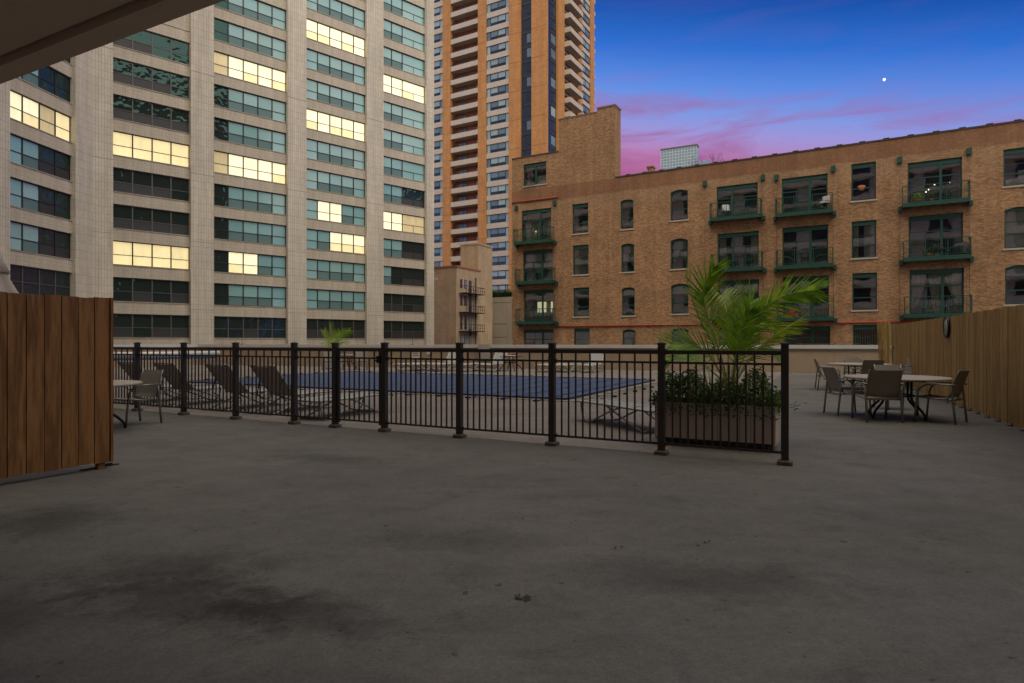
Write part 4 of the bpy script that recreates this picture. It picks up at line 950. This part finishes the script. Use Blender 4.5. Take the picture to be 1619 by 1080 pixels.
for wi, ((a, b, c, d), (px0, px1, yt, yb, kd, dr)) in enumerate(zip(rects, wins)):
    w, h = b - a, d - c; fr_ = MB(); y0, y1 = .13, .21; e = .075
    wo_M = T(a, 0, c)
    hd_ = .30 if kd != 'arch' else .10
    fr_.box(.004, e, y0, y1, .004, h - .004).box(w - e, w - .004, y0, y1, .004, h - .004).box(e, w - e, y0, y1, .004, e)
    if kd == 'arch':
        n = 10; rise = w * .13; pts = [(w * i / n, h - rise * (2 * i / n - 1) ** 2) for i in range(n + 1)]
        for (xa, za), (xb, zb) in zip(pts, pts[1:]): fr_.add([(xa, y0 + .002, za - .17), (xb, y0 + .002, zb - .17), (xb, y0 + .002, zb - .004), (xa, y0 + .002, za - .004), (xa, y1 - .002, za - .17), (xb, y1 - .002, zb - .17)], [(0, 1, 2, 3), (0, 4, 5, 1)])
    else: fr_.box(e, w - e, y0 - .02, y1, h - hd_, h - .004)
    gt = h - (hd_ if kd != 'arch' else .12); gb_ = e
    panes = []
    if kd in ('door', 'doorr'):
        mx = w * (.62 if kd == 'door' else .38); fr_.box(mx - .07, mx + .07, y0 - .01, y1, e, gt)
        zt_ = gb_ + (gt - gb_) * .70; fr_.box(e, mx - .07, y0, y1, zt_ - .03, zt_ + .03).box(mx + .07, w - e, y0, y1, zt_ - .03, zt_ + .03)
        xs_ = (e + mx) / 2 if kd == 'door' else (mx + w - e) / 2
        fr_.box(xs_ - .025, xs_ + .025, y0 + .01, y1, e, zt_ - .03)
        if kd == 'door': panes = [(e, mx - .07, zt_ + .03, gt), (mx + .07, w - e, zt_ + .03, gt), (e, xs_ - .025, gb_, zt_ - .03), (xs_ + .025, mx - .07, gb_, zt_ - .03), (mx + .07, w - e, gb_, zt_ - .03)]
        else: panes = [(e, mx - .07, zt_ + .03, gt), (mx + .07, w - e, zt_ + .03, gt), (e, mx - .07, gb_, zt_ - .03), (mx + .07, xs_ - .025, gb_, zt_ - .03), (xs_ + .025, w - e, gb_, zt_ - .03)]
    elif kd == 'pair':
        mx = w * .52; fr_.box(mx - .07, mx + .07, y0, y1, e, gt); panes = [(e, mx - .07, gb_, gt), (mx + .07, w - e, gb_, gt)]
    else:
        z1_, z2_ = gb_ + (gt - gb_) * .36, gb_ + (gt - gb_) * .68
        fr_.box(e, w - e, y0 + .005, y1, z1_ - .035, z1_ + .035).box(e, w - e, y0 + .02, y1, z2_ - .015, z2_ + .015)
        panes = [(e, w - e, gb_, z1_ - .035), (e, w - e, z1_ + .035, z2_ - .015), (e, w - e, z2_ + .015, gt)]
    wo = fr_.build('window', greenM, brick, wo_M)
    for (xa, xb, za, zb) in panes: MB().box(xa - .003, xb + .003, .165, .173, za - .003, zb + .003).build('pane', paneM, wo)
    if kd == 'arch':     # brick spandrels over the arch
        m = MB(); 
        for (xa, za), (xb, zb) in zip(pts, pts[1:]): m.add([(xa, .002, za), (xb, .002, zb), (xb, .002, h), (xa, .002, h), (xa, .2, za), (xb, .2, zb)], [(0, 1, 2, 3), (0, 4, 5, 1)])
        m.build('arch_brick', brickTM, wo)
    if kd in ('sash', 'arch', 'pair'): MB().box(-.08, w + .08, -.07, .125, -.11, -.003).build('sill', concM, wo)
    # the room behind
    m = MB(); x0, x1, z0, z1, yb_ = -.3, w + .3, -.02, h + .1, 1.7
    m.quad((x0, yb_, z0), (x1, yb_, z0), (x1, yb_, z1), (x0, yb_, z1)); m.quad((x0, .23, z0), (x0, yb_, z0), (x0, yb_, z1), (x0, .23, z1)); m.quad((x1, yb_, z0), (x1, .23, z0), (x1, .23, z1), (x1, yb_, z1))
    m.quad((x0, .23, z1), (x0, yb_, z1), (x1, yb_, z1), (x1, .23, z1)); m.quad((x0, .23, z0), (x1, .23, z0), (x1, yb_, z0), (x0, yb_, z0)); m.build('room', roomM, wo)
    def bl(xa, xb, za, zb, mat=blindM): MB().box(xa, xb, .25, .262, za, zb).build('blind', mat, wo)
    if dr == 'full': bl(.08, w - .08, .1, h - .15)
    elif dr == 'shade':
        bl(.1, w * .34, h * .5, h - .3); bl(w * .36, w * .6, h * .3, h - .3); bl(w * .66, w - .1, h * .42, h - .3)
    elif dr == 'topblind': bl(.08, w - .08, h * .74, h - .15)
    elif dr == 'blind2': bl(.08, w - .08, h * .36, h - .12)
    elif dr in ('sheer', 'sheer2'):
        if dr == 'sheer': bl(.08, w - .08, h * .6, h - .2); curtain(.1, w - .1, .08, h * .6, .3, mat=blindM, waves=7).build('curtain', blindM, wo)
        else:
            curtain(.1, w * .28, .08, h - .3, .3, mat=blindM, waves=3).build('curtain', blindM, wo); curtain(w * .5, w - .1, .08, h - .3, .3, waves=4).build('curtain', blindM, wo)
    elif dr in ('tie', 'ties'):
        curtain(.1, w * .6, h * .25, h - .2, .3, .9, waves=4, side=-1).build('curtain', blindM, wo); curtain(w * .4, w - .1, h * .25, h - .2, .34, .9, waves=4, side=1).build('curtain', blindM, wo)
    elif dr == 'ties2':
        curtain(.1, w * .33, h * .15, h - .3, .3, .9, waves=5, side=-1).build('curtain', curtM, wo); curtain(w * .36, w * .6, .1, h - .3, .34, .6, waves=5, side=1).build('curtain', curtM, wo); curtain(w * .66, w - .1, h * .2, h - .3, .3, .9, waves=4, side=1).build('curtain', curtM, wo)
    elif dr in ('cside', 'cside2', 'drape'):
        if dr == 'drape': curtain(.1, w - .1, .6, h - .15, .3, waves=10).build('curtain', curtM, wo); bl(.08, w - .08, .1, h * .36)
        else: curtain(.1, w * .2, .1, h - .3, .3, waves=4).build('curtain', curtM, wo); curtain(w * (.4 if dr == 'cside2' else .8), w * (.62 if dr == 'cside2' else .96), .1, h - .3, .3, waves=5).build('curtain', curtM, wo)
    elif dr == 'low': bl(.15, w * .55, .1, h * .2); bl(w * .55, w - .1, .1, h * .42)
    elif dr == 'lamp':
        curtain(w * .1, w * .58, .1, h * .62, .32, waves=6).build('curtain', curtM, wo); MB().lathe([(.12, 0), (.2, .12), (.12, .25)], 12, c=(w * .42, .5)).build('lamp', lampM, wo, T(0, 0, h * .3))
        bl(w * .68, w - .1, h * .2, h * .62)
    elif dr == 'glow':
        for xa, xb in ((.2, .34), (.4, .5), (.66, .72), (.76, .86)): MB().box(w * xa, w * xb, 1.5, 1.52, h * .32, h * .68).build('lit_doorway', litMs[0], wo)
    elif dr == 'dots':
        for xa, za in ((.23, .3), (.36, .33), (.41, .38), (.52, .48), (.8, .5)): MB().lathe([(.02, -.04), (.045, 0), (.02, .04)], 8, c=(w * xa, .6)).build('bulb', pm('bulb_%d' % int(xa * 100), (1, .85, .55), .5, emit=3), wo, T(0, 0, h * za))
    elif dr == 'bars':
        for i in range(9): MB().box(.15 + i * (w - .3) / 8 - .02, .15 + i * (w - .3) / 8 + .02, .24, .26, .1, h - .3).build('bar', blindM, wo)
    elif dr == 'plant':
        MB().lathe([(.05, 0), (.3, .25), (.34, .5), (.1, .62)], 10, c=(w * .42, .4)).build('ornament', pm('terracotta', (.45, .16, .08), .7), wo, T(0, 0, .5))
# balconies
def balcony(a, b, zf, arches=True, rod=True, seed=0):
    bo = MB(); y0 = -.85; rnd = random.Random(seed)
    o = MB().box(a, b, y0, -.005, zf - .06, zf).box(a - .02, b + .02, y0 - .03, y0, zf - .24, zf + .03).box(a - .03, a, y0, -.005, zf - .24, zf + .03).box(b, b + .03, y0, -.005, zf - .24, zf + .03).build('balcony', greenM, brick)
    for x in (a - .22, b + .02): MB().box(x, x + .2, -.3, -.004, zf - .36, zf - .08).build('bracket', greenM, o)
    t = zf + 1.06; y = y0 - .01
    m = MB().bar((a, y, t), (b, y, t), .045).bar((a, y, t), (a, -.02, t), .045).bar((b, y, t), (b, -.02, t), .045).bar((a, y, zf + .12), (b, y, zf + .12), .03).bar((a, y, zf + .12), (a, -.02, zf + .12), .03).bar((b, y, zf + .12), (b, -.02, zf + .12), .03)
    m.build('railing', greenM, o)
    for x in (a, a + (b - a) / 3, a + 2 * (b - a) / 3, b): MB().bar((x, y, zf), (x, y, t), .045).build('post', greenM, o)
    m = MB(); n = int((b - a) / .125)
    for i in range(1, n): x = a + (b - a) * i / n; m.bar((x, y, zf + .12), (x, y, t), .014)
    for xx in (a, b):
        for i in range(1, 7): yy = y + (-.02 - y) * i / 7; m.bar((xx, yy, zf + .12), (xx, yy, t), .014)
    m.build('balusters', greenM, o, kind='stuff')
    if arches:
        m = MB(); q = (b - a) / 3
        for k in range(3): m.tube([(a + q * k + q * (.5 - .5 * math.cos(math.pi * i / 14)), y - .015, zf + .1 + .5 * math.sin(math.pi * i / 14)) for i in range(15)], .016, 5)
        m.build('arch_ornament', greenM, o)
    return o
bal = {}
for wi, ((a, b, c, d), wv_) in enumerate(zip(rects, wins)):
    if wv_[4] in ('door', 'doorr') and wv_[3] < 520:
        bal[wi] = balcony(a - .30, b + .30, c + .02, wv_[0] > 1000, True, wi)
        for x in (a - .36, b + .42):
            pass
# anchor boxes over the top balconies and the rods that hang from them
for (pxa, pya, zb_px) in ((1115, 291, 1), (1206.5, 281, 1), (1228, 281.5, 1), (1317.5, 267.5, 1), (1422.5, 253.5, 1), (1532, 240, 1), (817, 329.5, 0), (877.5, 321.5, 0)):
    s_, z_ = bf.sx(pxa), bf.z(pxa, pya)
    an = MB().box(s_ - .13, s_ + .13, -.2, -.004, z_ - .2, z_ + .2).build('anchor_box', greenM, brick)
    MB().tube([(s_, -.12, z_ - .2), (s_, -.12, z_ - 10.2 + (0 if zb_px else .6))], .012, 5).build('hanger_rod', greyFM, an)
# things standing on the balconies
def bal_pt(px, wi, y=-.45):
    a, b, c, d = rects[wi]; s_ = bf.sx(px, y); return bf.M() @ Vector((s_, y, c + .02))
def widx(x0, n): return [i for i, q in enumerate(wins) if abs(q[0] - x0) < 4][n]
leafB = MATS['bush_leaf']
def pot_plant(label, p, sc, seed, col=None):
    t = thing('potted_plant', label, 'plant', p, 0, 'potted plants on the balconies'); rnd = random.Random(seed)
    MB().lathe([(.10 * sc, 0), (.14 * sc, .22 * sc), (.15 * sc, .24 * sc), (.12 * sc, .24 * sc)], 14).build('pot', MATS['terracotta'], t)
    m = MB()
    for i in range(160):
        a = rnd.uniform(0, math.tau); e = rnd.uniform(-.2, 1.5); r = .26 * sc * rnd.random() ** .5; p = Vector((math.cos(a) * math.cos(e), math.sin(a) * math.cos(e), math.sin(e) * .9)) * r + Vector((0, 0, .36 * sc))
        d = Vector((rnd.uniform(-1, 1), rnd.uniform(-1, 1), rnd.uniform(-.5, 1))).normalized() * .10 * sc; s2 = d.cross(Vector((0, .3, 1))).normalized() * .03 * sc
        m.add([p, p + d * .5 + s2, p + d, p + d * .5 - s2], [(0, 1, 2, 3)])
    m.build('foliage', col or palmM, t, kind='stuff'); return t
wA, wB = widx(1435, 0), widx(1435, 1)
pot_plant('bright green potted plant on the balcony with hanging bulbs', bal_pt(1451, wA), 1.1, 1)
pot_plant('dark trailing plant beside the bright one on the bulb-lit balcony', bal_pt(1472, wA), .9, 2, leafB)
pot_plant('small pot plant beside the covered grill on the middle balcony', bal_pt(1468, wB), 1.0, 5, leafB)
gr = thing('covered_grill', 'black covered grill on the balcony below the hanging bulbs', 'grill', bal_pt(1519, wB), bf.rz)
MB().lathe([(.40, 0), (.44, .1), (.42, .5), (.36, .68), (.22, .80), (.08, .84)], 28, fx=lambda k, z: 1 + .05 * math.sin(k * math.tau / 28 * 7)).build('cover', pm('black_vinyl', (.01, .01, .012), .4), gr, Matrix.Diagonal((1.25, .8, 1, 1)))
redc = thing('red_folding_chair', 'bright red folding chair on the lowest balcony behind the palm', 'chair', bal_pt(1252, widx(1237, 2)), bf.rz + .3)
rcM = pm('red_canvas', (.55, .012, .025), .6)
MB().bar((-.35, 0, .02), (.12, 0, .52), .05, .28).build('backrest', rcM, redc); MB().bar((-.1, 0, .16), (.42, 0, .22), .05, .28).build('seat', rcM, redc)
for y in (-.13, .13): MB().bar((.4, y, 0), (-.02, y, .42), .03).bar((-.3, y, 0), (.3, y, .22), .03).build('leg', rcM, redc)
for px, wi, lab, rot in ((1148, widx(1133, 0), 'dark chair on the upper balcony left of the cushioned one', .4), (1304, widx(1236, 0), 'dark chair with white cushion on the upper balcony', -.5),
                    (1272, widx(1236, 1), 'dark chair on the arched-rail balcony', .2), (1158, widx(1133, 1), 'dark chair on the balcony behind the palm tip', .1), (1183, widx(1133, 1), 'second dark chair on the balcony behind the palm tip', -.3),
                    (836, widx(827, 0), 'dark chair on the lamp-lit balcony at the building corner', .2), (858, widx(827, 1), 'dark chair on the middle balcony at the building corner', -.2), (1486, wB, 'dark chair between pot plant and covered grill', .3)):
    t = thing('balcony_chair', lab, 'chair', bal_pt(px, wi), bf.rz + rot, 'dark chairs on the balconies')
    for x in (-.22, .22):
        MB().bar((x, -.22, 0), (x, -.22, .44), .03).build('leg', blackM, t); MB().bar((x, .22, 0), (x, .26, .88), .03).build('leg', blackM, t)
        MB().bar((x, -.22, .62), (x, .24, .62), .03).build('armrest', blackM, t)
    MB().box(-.24, .24, -.24, .22, .43, .46).build('seat', blackM, t)
    m = MB()
    for i in range(5): m.bar((-.2 + i * .1, .225, .47), (-.2 + i * .1, .262, .86), .03)
    m.build('backrest', blackM, t)
    if 'cushion' in lab: MB().bbox(-.26, .26, -.2, .2, .465, .62, .04).bbox(-.26, .26, .1, .24, .63, .98, .04).build('cushion', whiteM, t)

# ---- glass roof box and bare tree behind the brick roof
gx = thing('glass_office_block', 'pale gridded glass block rising far behind the brick roof', 'building', P(1045, 240) + Vector((0, 0, -20)), ang_u)
zz = H + (CY - 238) / F * 240 + 20; L = 14.8
glM = pm('grey_glazing', (.20, .31, .34), .3, .1, .1, .3)
MB().box(0, L - 1.2, 0, 3, 0, zz).build('glazing', glM, gx); MB().box(L - 1.18, L + 3.2, .6, 3, 0, zz - 6).build('lower_wing', glM, gx)
for i in range(13): MB().box(i * (L - 1.2) / 12 - .06, i * (L - 1.2) / 12 + .06, -.12, -.005, 40, zz).build('mullion', capM, gx)
for i in range(9): MB().box(0, L - 1.2, -.09, -.004, zz - .3 - i * 1.1, zz - .15 - i * 1.1).build('transom', capM, gx)
MB().box(-.2, L - 1.0, -.3, 3.2, zz + .003, zz + .5).build('roof_edge', greyFM, gx)
br = thing('bare_tree', 'leafless small tree poking up behind the brick parapet', 'tree', bf.M() @ Vector((bf.sx(1120, 2.2), 2.2, zr - .8)))
rnd = random.Random(9); m = MB()
def twig(p, d, L, r, n):
    q = p + d * L; m.tube([p, (p + q) / 2 + Vector((rnd.uniform(-1, 1), rnd.uniform(-1, 1), rnd.uniform(-1, 1))) * L * .06, q], [r, r * .8, r * .6], 4)
    if n:
        for i in range(3): 
            e = (d + Vector((rnd.uniform(-1, 1), rnd.uniform(-1, 1), rnd.uniform(-.2, .7))) * .75).normalized(); twig(p + d * L * rnd.uniform(.55, 1), e, L * .68, r * .55, n - 1)
barkM = pm('bark', (.06, .045, .035), .9)
tr_ = MB().tube([(0, 0, 0), (.03, 0, .5), (0, 0, .9)], [.05, .045, .04], 6).build('trunk', barkM, br)
for i in range(7): twig(Vector((0, 0, .55 + .05 * i)), Vector((math.cos(i * 2.4) * 1.0, math.sin(i * 2.4) * .6, .55)).normalized(), .95, .02, 3)
m.build('crown', barkM, br)

# ---- orange tower
def Yor(x): return 2.8 * F / (22.4 * (x + 900) / 1688)
oc = P(865, Yor(865)); fA = Face(P(560, Yor(560)), oc)
dB = Vector((.458, .889, 0)); dB = Vector(((1371 - CX) / F, 1, 0)).normalized(); fB = Face(oc, oc + dB * 40)
tw = thing('orange_brick_tower', 'tall orange brick residential tower with stacked balconies', 'building', (fA.A.x, fA.A.y, -20), fA.rz)
tinv = (Matrix.Translation((fA.A.x, fA.A.y, -20)) @ Matrix.Rotation(fA.rz, 4, 'Z')).inverted()
OH = 2.8; MA = tinv @ fA.M(); MBm = tinv @ fB.M()
NF = 31; OZ = -2.0
TZ = OZ + OH * NF
zz0 = fA.z(788, 61.0)                # a window head on column two gives the rows their phase
OZ = zz0 - OH * math.floor((zz0 + 6) / OH)
def ospan(face, a, b): return face.sx(a), face.sx(b)
s_end = fA.L
# piers
for a, b in ((700.8, 713), (756.5, 769.5), (805.3, 824), (841, 864.5)): s0, s1 = ospan(fA, a, b); MB().box(s0, s1, -.25, .6, -20, TZ).build('pier', orangeM, tw, MA)
sB_ = [fB.sx(x) for x in (865.5, 880.5, 891, 911.5, 919, 932, 938)]
MB().box(sB_[1], sB_[2], -.25, .6, -20, TZ).build('pier', orangeM, tw, MBm); MB().box(sB_[3], sB_[4], -.25, .6, -20, TZ).build('pier', orangeM, tw, MBm); MB().box(sB_[5], sB_[6], -.25, .6, -20, TZ).build('pier', orangeM, tw, MBm)
MB().box(0, s_end - .9, 2.2, 20, 0, TZ + 20).build('core', orangeM, tw); 
MB().box(sB_[1], sB_[6], .6, 14, -20, TZ).build('flank', orangeM, tw, MBm)
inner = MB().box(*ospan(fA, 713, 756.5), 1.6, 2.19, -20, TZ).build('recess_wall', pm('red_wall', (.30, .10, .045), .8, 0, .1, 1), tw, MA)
# window columns on the broad face
def ocol(face, MM, a, b, layout, hgt=1.75, y=.0, sill=True):
    s0, s1 = face.sx(a), face.sx(b); w = s1 - s0
    fme = MB().box(0, w, .05, .14, 0, .07).box(0, w, .05, .14, hgt - .07, hgt)
    for x in layout: fme.box(max(0, x * w - .07), min(w, x * w + .07), .045, .145, .07, hgt - .07)
    fmesh = fme.mesh('window', bronzeWM)
    bandme = MB().box(0, w, -.1, .6, 0, OH - hgt).mesh('band', concM)
    pms = {}
    for k in range(NF):
        z = OZ + OH * k
        put('band', bandme, tw, MM @ T(s0, 0, z - (OH - hgt)))
        wo = put('window', fmesh, tw, MM @ T(s0, 0, z))
        for i, (xa, xb) in enumerate(zip(layout, layout[1:])):
            r_ = rr.random(); mat = skyPaneMs[0 if r_ < .5 else 1]
            wide = (xb - xa) > .22
            for lo, hi, mt in (((.07, hgt * .34, skyPaneMs[2]), (hgt * .38, hgt - .07, mat)) if wide else ((.07, hgt - .07, skyPaneMs[0] if rr.random() < .7 else skyPaneMs[1]),)):
                key = (i, lo, mt.name)
                if key not in pms: pms[key] = MB().box(xa * w + .07, xb * w - .07, .08, .1, lo, hi).mesh('pane', mt)
                if wide and lo < .1: pms[key].name = 'vent'; put('vent', pms[key], wo)
                else: put('pane', pms[key], wo)
    MB().box(s0, s1, .3, 2.19, -20, TZ).build('back_wall', roomM, tw, MM)
ocol(fA, MA, 769.7, 805.2, [0, .17, .5, .83, 1])
ocol(fA, MA, 664, 700.6, [0, .2, .53, .86, 1])
ocol(fB, MBm @ T(0, -.02, 0), 919.2, 931.8, [0, .5, 1], 1.9)
# recessed balconies
s0, s1 = ospan(fA, 713.2, 756.3); w = s1 - s0
slab = MB().box(0, w, -.15, 1.58, 0, .22).box(0, w, -.15, .0, .223, 1.0).mesh('balcony', concM)
dz = MB().box(w * .12, w * .45, 1.5, 1.59, .25, 2.3).box(w * .76, w * .96, 1.5, 1.59, .25, 2.3).mesh('balcony_door', bronzeWM)
pns = [MB().box(w * xa, w * xb, 1.47, 1.49, za, 2.2).mesh('pane', skyPaneMs[q_]) for xa, xb, za, q_ in ((.14, .28, .9, 1), (.30, .43, .3, 1), (.78, .94, .9, 0))]
rl = MB().box(0, w, -.12, -.07, 1.25, 1.30).mesh('handrail', bronzeWM)
for k in range(NF):
    z = OZ + OH * k - 1.35; o = put('balcony', slab, tw, MA @ T(s0, 0, z)); put('handrail', rl, o); q = put('balcony_door', dz, tw, MA @ T(s0, 0, z)); [put('pane', x_, q) for x_ in pns]
# dark glazed strips
def strip(face, MM, a, b, div, y):
    s0, s1 = face.sx(a), face.sx(b); w = s1 - s0
    MB().box(s0, s1, y, y + .1, -20, TZ).build('glazed_strip', skyPaneMs[2], tw, MM)
    fm_ = MB()
    for x in div: fm_.box(x * w - .08, x * w + .08, y - .1, y - .004, 0, OH)
    fm_.box(0, w, y - .09, y - .005, 0, .4); fmesh = fm_.mesh('strip_frame', bronzeWM)
    pm1 = [MB().box(.5 * w if len(div) == 3 else .1, w - .1, y - .06, y - .003, 1.0, 2.7).mesh('pane', q) for q in skyPaneMs]
    for k in range(NF):
        f_ = put('strip_frame', fmesh, tw, MM @ T(s0, 0, OZ + OH * k - .5)); r_ = rr.random(); put('pane', pm1[0 if r_ < .12 else (1 if r_ < .4 else 2)], f_)
strip(fA, MA, 824.2, 840.8, (0, .35, 1), .25)
strip(fB, MBm, 865.8, 880.2, (0, .33, 1), .3)
MB().box(s_end - .9, s_end - .25, .2, 2.2, -20, TZ).build('corner_glass', skyPaneMs[2], tw, MA)
# projecting balconies on the flank
bw_ = sB_[3] - sB_[2]
slab = MB().box(0, bw_, -1.5, -.0, 0, .2).box(0, bw_, -1.5, -1.38, .202, 1.0).box(0, .12, -1.379, 0, .202, 1.0).box(bw_ - .12, bw_, -1.379, 0, .202, 1.0).mesh('balcony', concM)
dw = MB().box(bw_ * .1, bw_ * .8, .45, .58, .25, 2.35).mesh('balcony_door', skyPaneMs[2]); hr = MB().box(0, bw_, -1.48, -1.42, 1.2, 1.25).mesh('handrail', bronzeWM)
sb2 = MB().box(0, 1.6, -1.2, 0, 0, 1.0).mesh('balcony', concM)
for k in range(NF):
    z = OZ + OH * k - 1.2; o = put('balcony', slab, tw, MBm @ T(sB_[2], 0, z)); put('handrail', hr, o); put('balcony_door', dw, tw, MBm @ T(sB_[2], 0, z))
    put('balcony', sb2, tw, MBm @ T(sB_[6] + .3, 1.5, z))
# floor joints on the orange piers
for a, b in ((756.5, 769.5), (805.3, 824), (841, 864.5), (700.8, 713)):
    s0, s1 = ospan(fA, a, b); m = MB()
    for k in range(0, NF, 2): m.box(s0 + .01, s1 - .01, -.262, -.24, OZ + OH * k - .12, OZ + OH * k - .02)
    m.build('pier_joint', pm('joint_dark_%d' % int(a), (.33, .14, .045), .8), tw, MA, kind='stuff')  # joints in a darker brown than the brick

# ---- podium with hedge in front of the tower
pF = Face(P(740, 100), P(830, 100 - 90 / F * 100 * .515))
pd = thing('podium_block', 'plain tan podium wall with recessed panels below the hedge', 'building', (pF.A.x, pF.A.y, -20), pF.rz)
zp = pF.z(790, 470) + 20
MB().box(0, pF.L + 4, .06, 10, 0, zp).build('wall', podM, pd)
for a, b, y0_, y1_ in ((745, 801, 512, 480), (745, 801, 533, 513.5), (745, 801, 556, 534.5), (802.5, 812, 560, 480), (745, 812, 478.5, 470.5)): MB().box(pF.sx(a), pF.sx(b), 0, .058, pF.z(780, y0_) + 20, pF.z(780, y1_) + 20).build('panel', podM, pd)
hg = thing('hedge', 'clipped green hedge along the top of the podium wall', 'hedge', pF.A + Vector((0, 0, zp - 20)), pF.rz)
m = MB(); rnd = random.Random(4)
for i in range(5200):
    x = rnd.uniform(.2, pF.L + 3); y = rnd.uniform(.2, 1.8); z = rnd.uniform(0, 1.0 + .18 * math.sin(x * 2.1) + .1 * math.sin(x * 5)); a = rnd.uniform(0, 6.28); d = Vector((math.cos(a), math.sin(a), rnd.uniform(-.6, .9))) * .22; s2 = Vector((-d.y, d.x, .05)) * .4; p = Vector((x, y, z))
    m.add([p, p + d * .5 + s2, p + d, p + d * .5 - s2], [(0, 1, 2, 3)])
m.build('foliage', leaf_mat('hedge_leaf', (.03, .07, .008), (.09, .15, .02)), hg, kind='stuff')
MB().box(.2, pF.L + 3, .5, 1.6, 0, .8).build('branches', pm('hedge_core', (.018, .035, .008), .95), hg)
rg = thing('podium_railing', 'thin dark railing behind the hedge on the podium', 'railing', pF.A + Vector((-pF.t.y, pF.t.x, 0)) * 3 + Vector((0, 0, zp - 20)), pF.rz)
m = MB().bar((0, 0, 2.1), (pF.L + 3, 0, 2.1), .07).bar((0, 0, 1.5), (pF.L + 3, 0, 1.5), .05); m.build('rail', blackM, rg)
for i in range(9): MB().bar((i * 1.4, 0, 0), (i * 1.4, 0, 2.1), .06).build('post', blackM, rg)

# ---- small old building with fire escapes
oC = P(722, 85); oF = Face(oC - U * 14, oC); oR = Face(oC, oC + V * 6.4)
ob = thing('old_brick_building', 'narrow old buff brick building with black fire escapes', 'building', (oF.A.x, oF.A.y, -20), oF.rz)
oi_ = (Matrix.Translation((oF.A.x, oF.A.y, -20)) @ Matrix.Rotation(oF.rz, 4, 'Z')).inverted(); MF = oi_ @ oF.M(); MR = oi_ @ oR.M()
zo = oF.z(700, 424)
MB().box(0, 14, 0, 6.4, -20, zo).build('wall', oldM, ob, MF)
MB().box(8.7, 14, -.12, -.002, -20, zo - 1.6).build('buttress', oldM, ob, MF)
MB().box(-.1, 14.1, -.1, .4, zo + .002, zo + .25).box(13.75, 14.1, .41, 6.5, zo + .002, zo + .25).build('coping', pm('red_tile', (.30, .11, .06), .8), ob, MF)
zt_ = H + (CY - 385) / F * 90
MB().box(10.6, 13.7, 6.45, 10.6, -20, zt_).box(10.5, 13.8, 6.35, 10.7, zt_ + .002, zt_ + .25).build('stair_tower', oldM, ob, MF)
sx0 = oF.sx(690)
for y0_, y1_ in ((457, 440), (487, 470), (518, 501), (549, 532)):
    z0, z1 = oF.z(690, y0_), oF.z(690, y1_); wo = MB().box(oF.sx(685), oF.sx(692), -.05, -.004, z0, z1).build('window', whiteM, ob, MF)
    MB().box(oF.sx(685) + .08, oF.sx(692) - .08, -.07, -.052, z0 + .1, (z0 + z1) / 2 - .05).build('pane', skyPaneMs[1], wo); MB().box(oF.sx(685) + .08, oF.sx(692) - .08, -.07, -.052, (z0 + z1) / 2 + .05, z1 - .08).build('pane', skyPaneMs[0], wo)
rows = ((442, 456), (468, 483), (498, 521), (530, 550))
xsR = [(727.5, 731), (734, 738), (741, 745.5)]
for r_, (yt, yb) in enumerate(rows):
    for i, (a, b) in enumerate(xsR):
        z0, z1 = oR.z(733, yb), oR.z(733, yt); wo = MB().box(oR.sx(a), oR.sx(b), -.03, -.003, z0 - (1 if i == 2 else 0), z1).build('window' if i < 2 else 'fire_door', bronzeWM, ob, MR)
        MB().box(oR.sx(a) + .1, oR.sx(b) - .1, -.05, -.031, z0 + .1, z1 - .1).build('pane', skyPaneMs[2 if rr.random() < .6 else 1], wo)
for yf in (465, 495, 524.5):
    z = oR.z(735, yf); a, b = oR.sx(725.5), oR.sx(746) + 1.6
    o = MB().box(a, b, -1.2, -.06, z, z + .1).build('fire_escape', blackM, ob, MR)
    m = MB().bar((a, -1.2, z + 1), (b, -1.2, z + 1), .06).bar((a, -1.2, z + .5), (b, -1.2, z + .5), .04).bar((a, -1.2, z + 1), (a, -.06, z + 1), .05).bar((b, -1.2, z + 1), (b, -.06, z + 1), .05)
    for i in range(9): x = a + (b - a) * i / 8; m.bar((x, -1.2, z), (x, -1.2, z + 1), .04)
    m.build('railing', blackM, o)
MB().tube([(oR.sx(749.5), -.3, -20), (oR.sx(749.5), -.3, zo - 1)], .09, 6).build('drain_pipe', blackM, ob, MR)

# ------------------------------------------------------------------ bits on the deck and the moon
def litter(px, py, lab, n, sc, seed):
    t = MB(); rnd = random.Random(seed)
    for i in range(n):
        p = Vector((rnd.uniform(-1, 1) * .05 * sc, rnd.uniform(-1, 1) * .03 * sc, .004 + .006 * rnd.random())); a = rnd.uniform(0, 6.28); d = Vector((math.cos(a), math.sin(a), rnd.uniform(.0, .25))) * .045 * sc; s2 = Vector((-d.y, d.x, 0)) * .33
        t.add([p, p + d * .5 + s2, p + d, p + d * .5 - s2, p + d * .5 + Vector((0, 0, .006))], [(0, 1, 4), (1, 2, 4), (2, 3, 4), (3, 0, 4)])
    o = t.build('dead_leaf', MATS['bark']); o.location = G(px, py); tag(o, lab, 'leaf', 'dead leaves on the deck')
litter(828, 947, 'crumpled dark dead leaf lying alone on the open deck', 12, .62, 1)
litter(1115, 859, 'thin dark leaf scrap on the deck in front of the planter', 3, .55, 2)
litter(979, 867, 'tiny dark leaf crumb on the deck in front of the fence', 3, .6, 3)
md = Vector(((1398 - CX) / F, 1, (CY - 126) / F)).normalized()
mo = MB().lathe([(.3, -1), (.72, -.7), (.95, -.3), (1, 0), (.95, .3), (.72, .7), (.3, 1)], 20).build('moon', pm('moon_glow', (.95, .93, 1.0), .9, 0, .1, 1, emit=1.0))
mo.location = camo.location + md * 2500; mo.scale = (4.4, 4.4, 4.4); tag(mo, 'tiny white moon in the blue evening sky', 'moon')
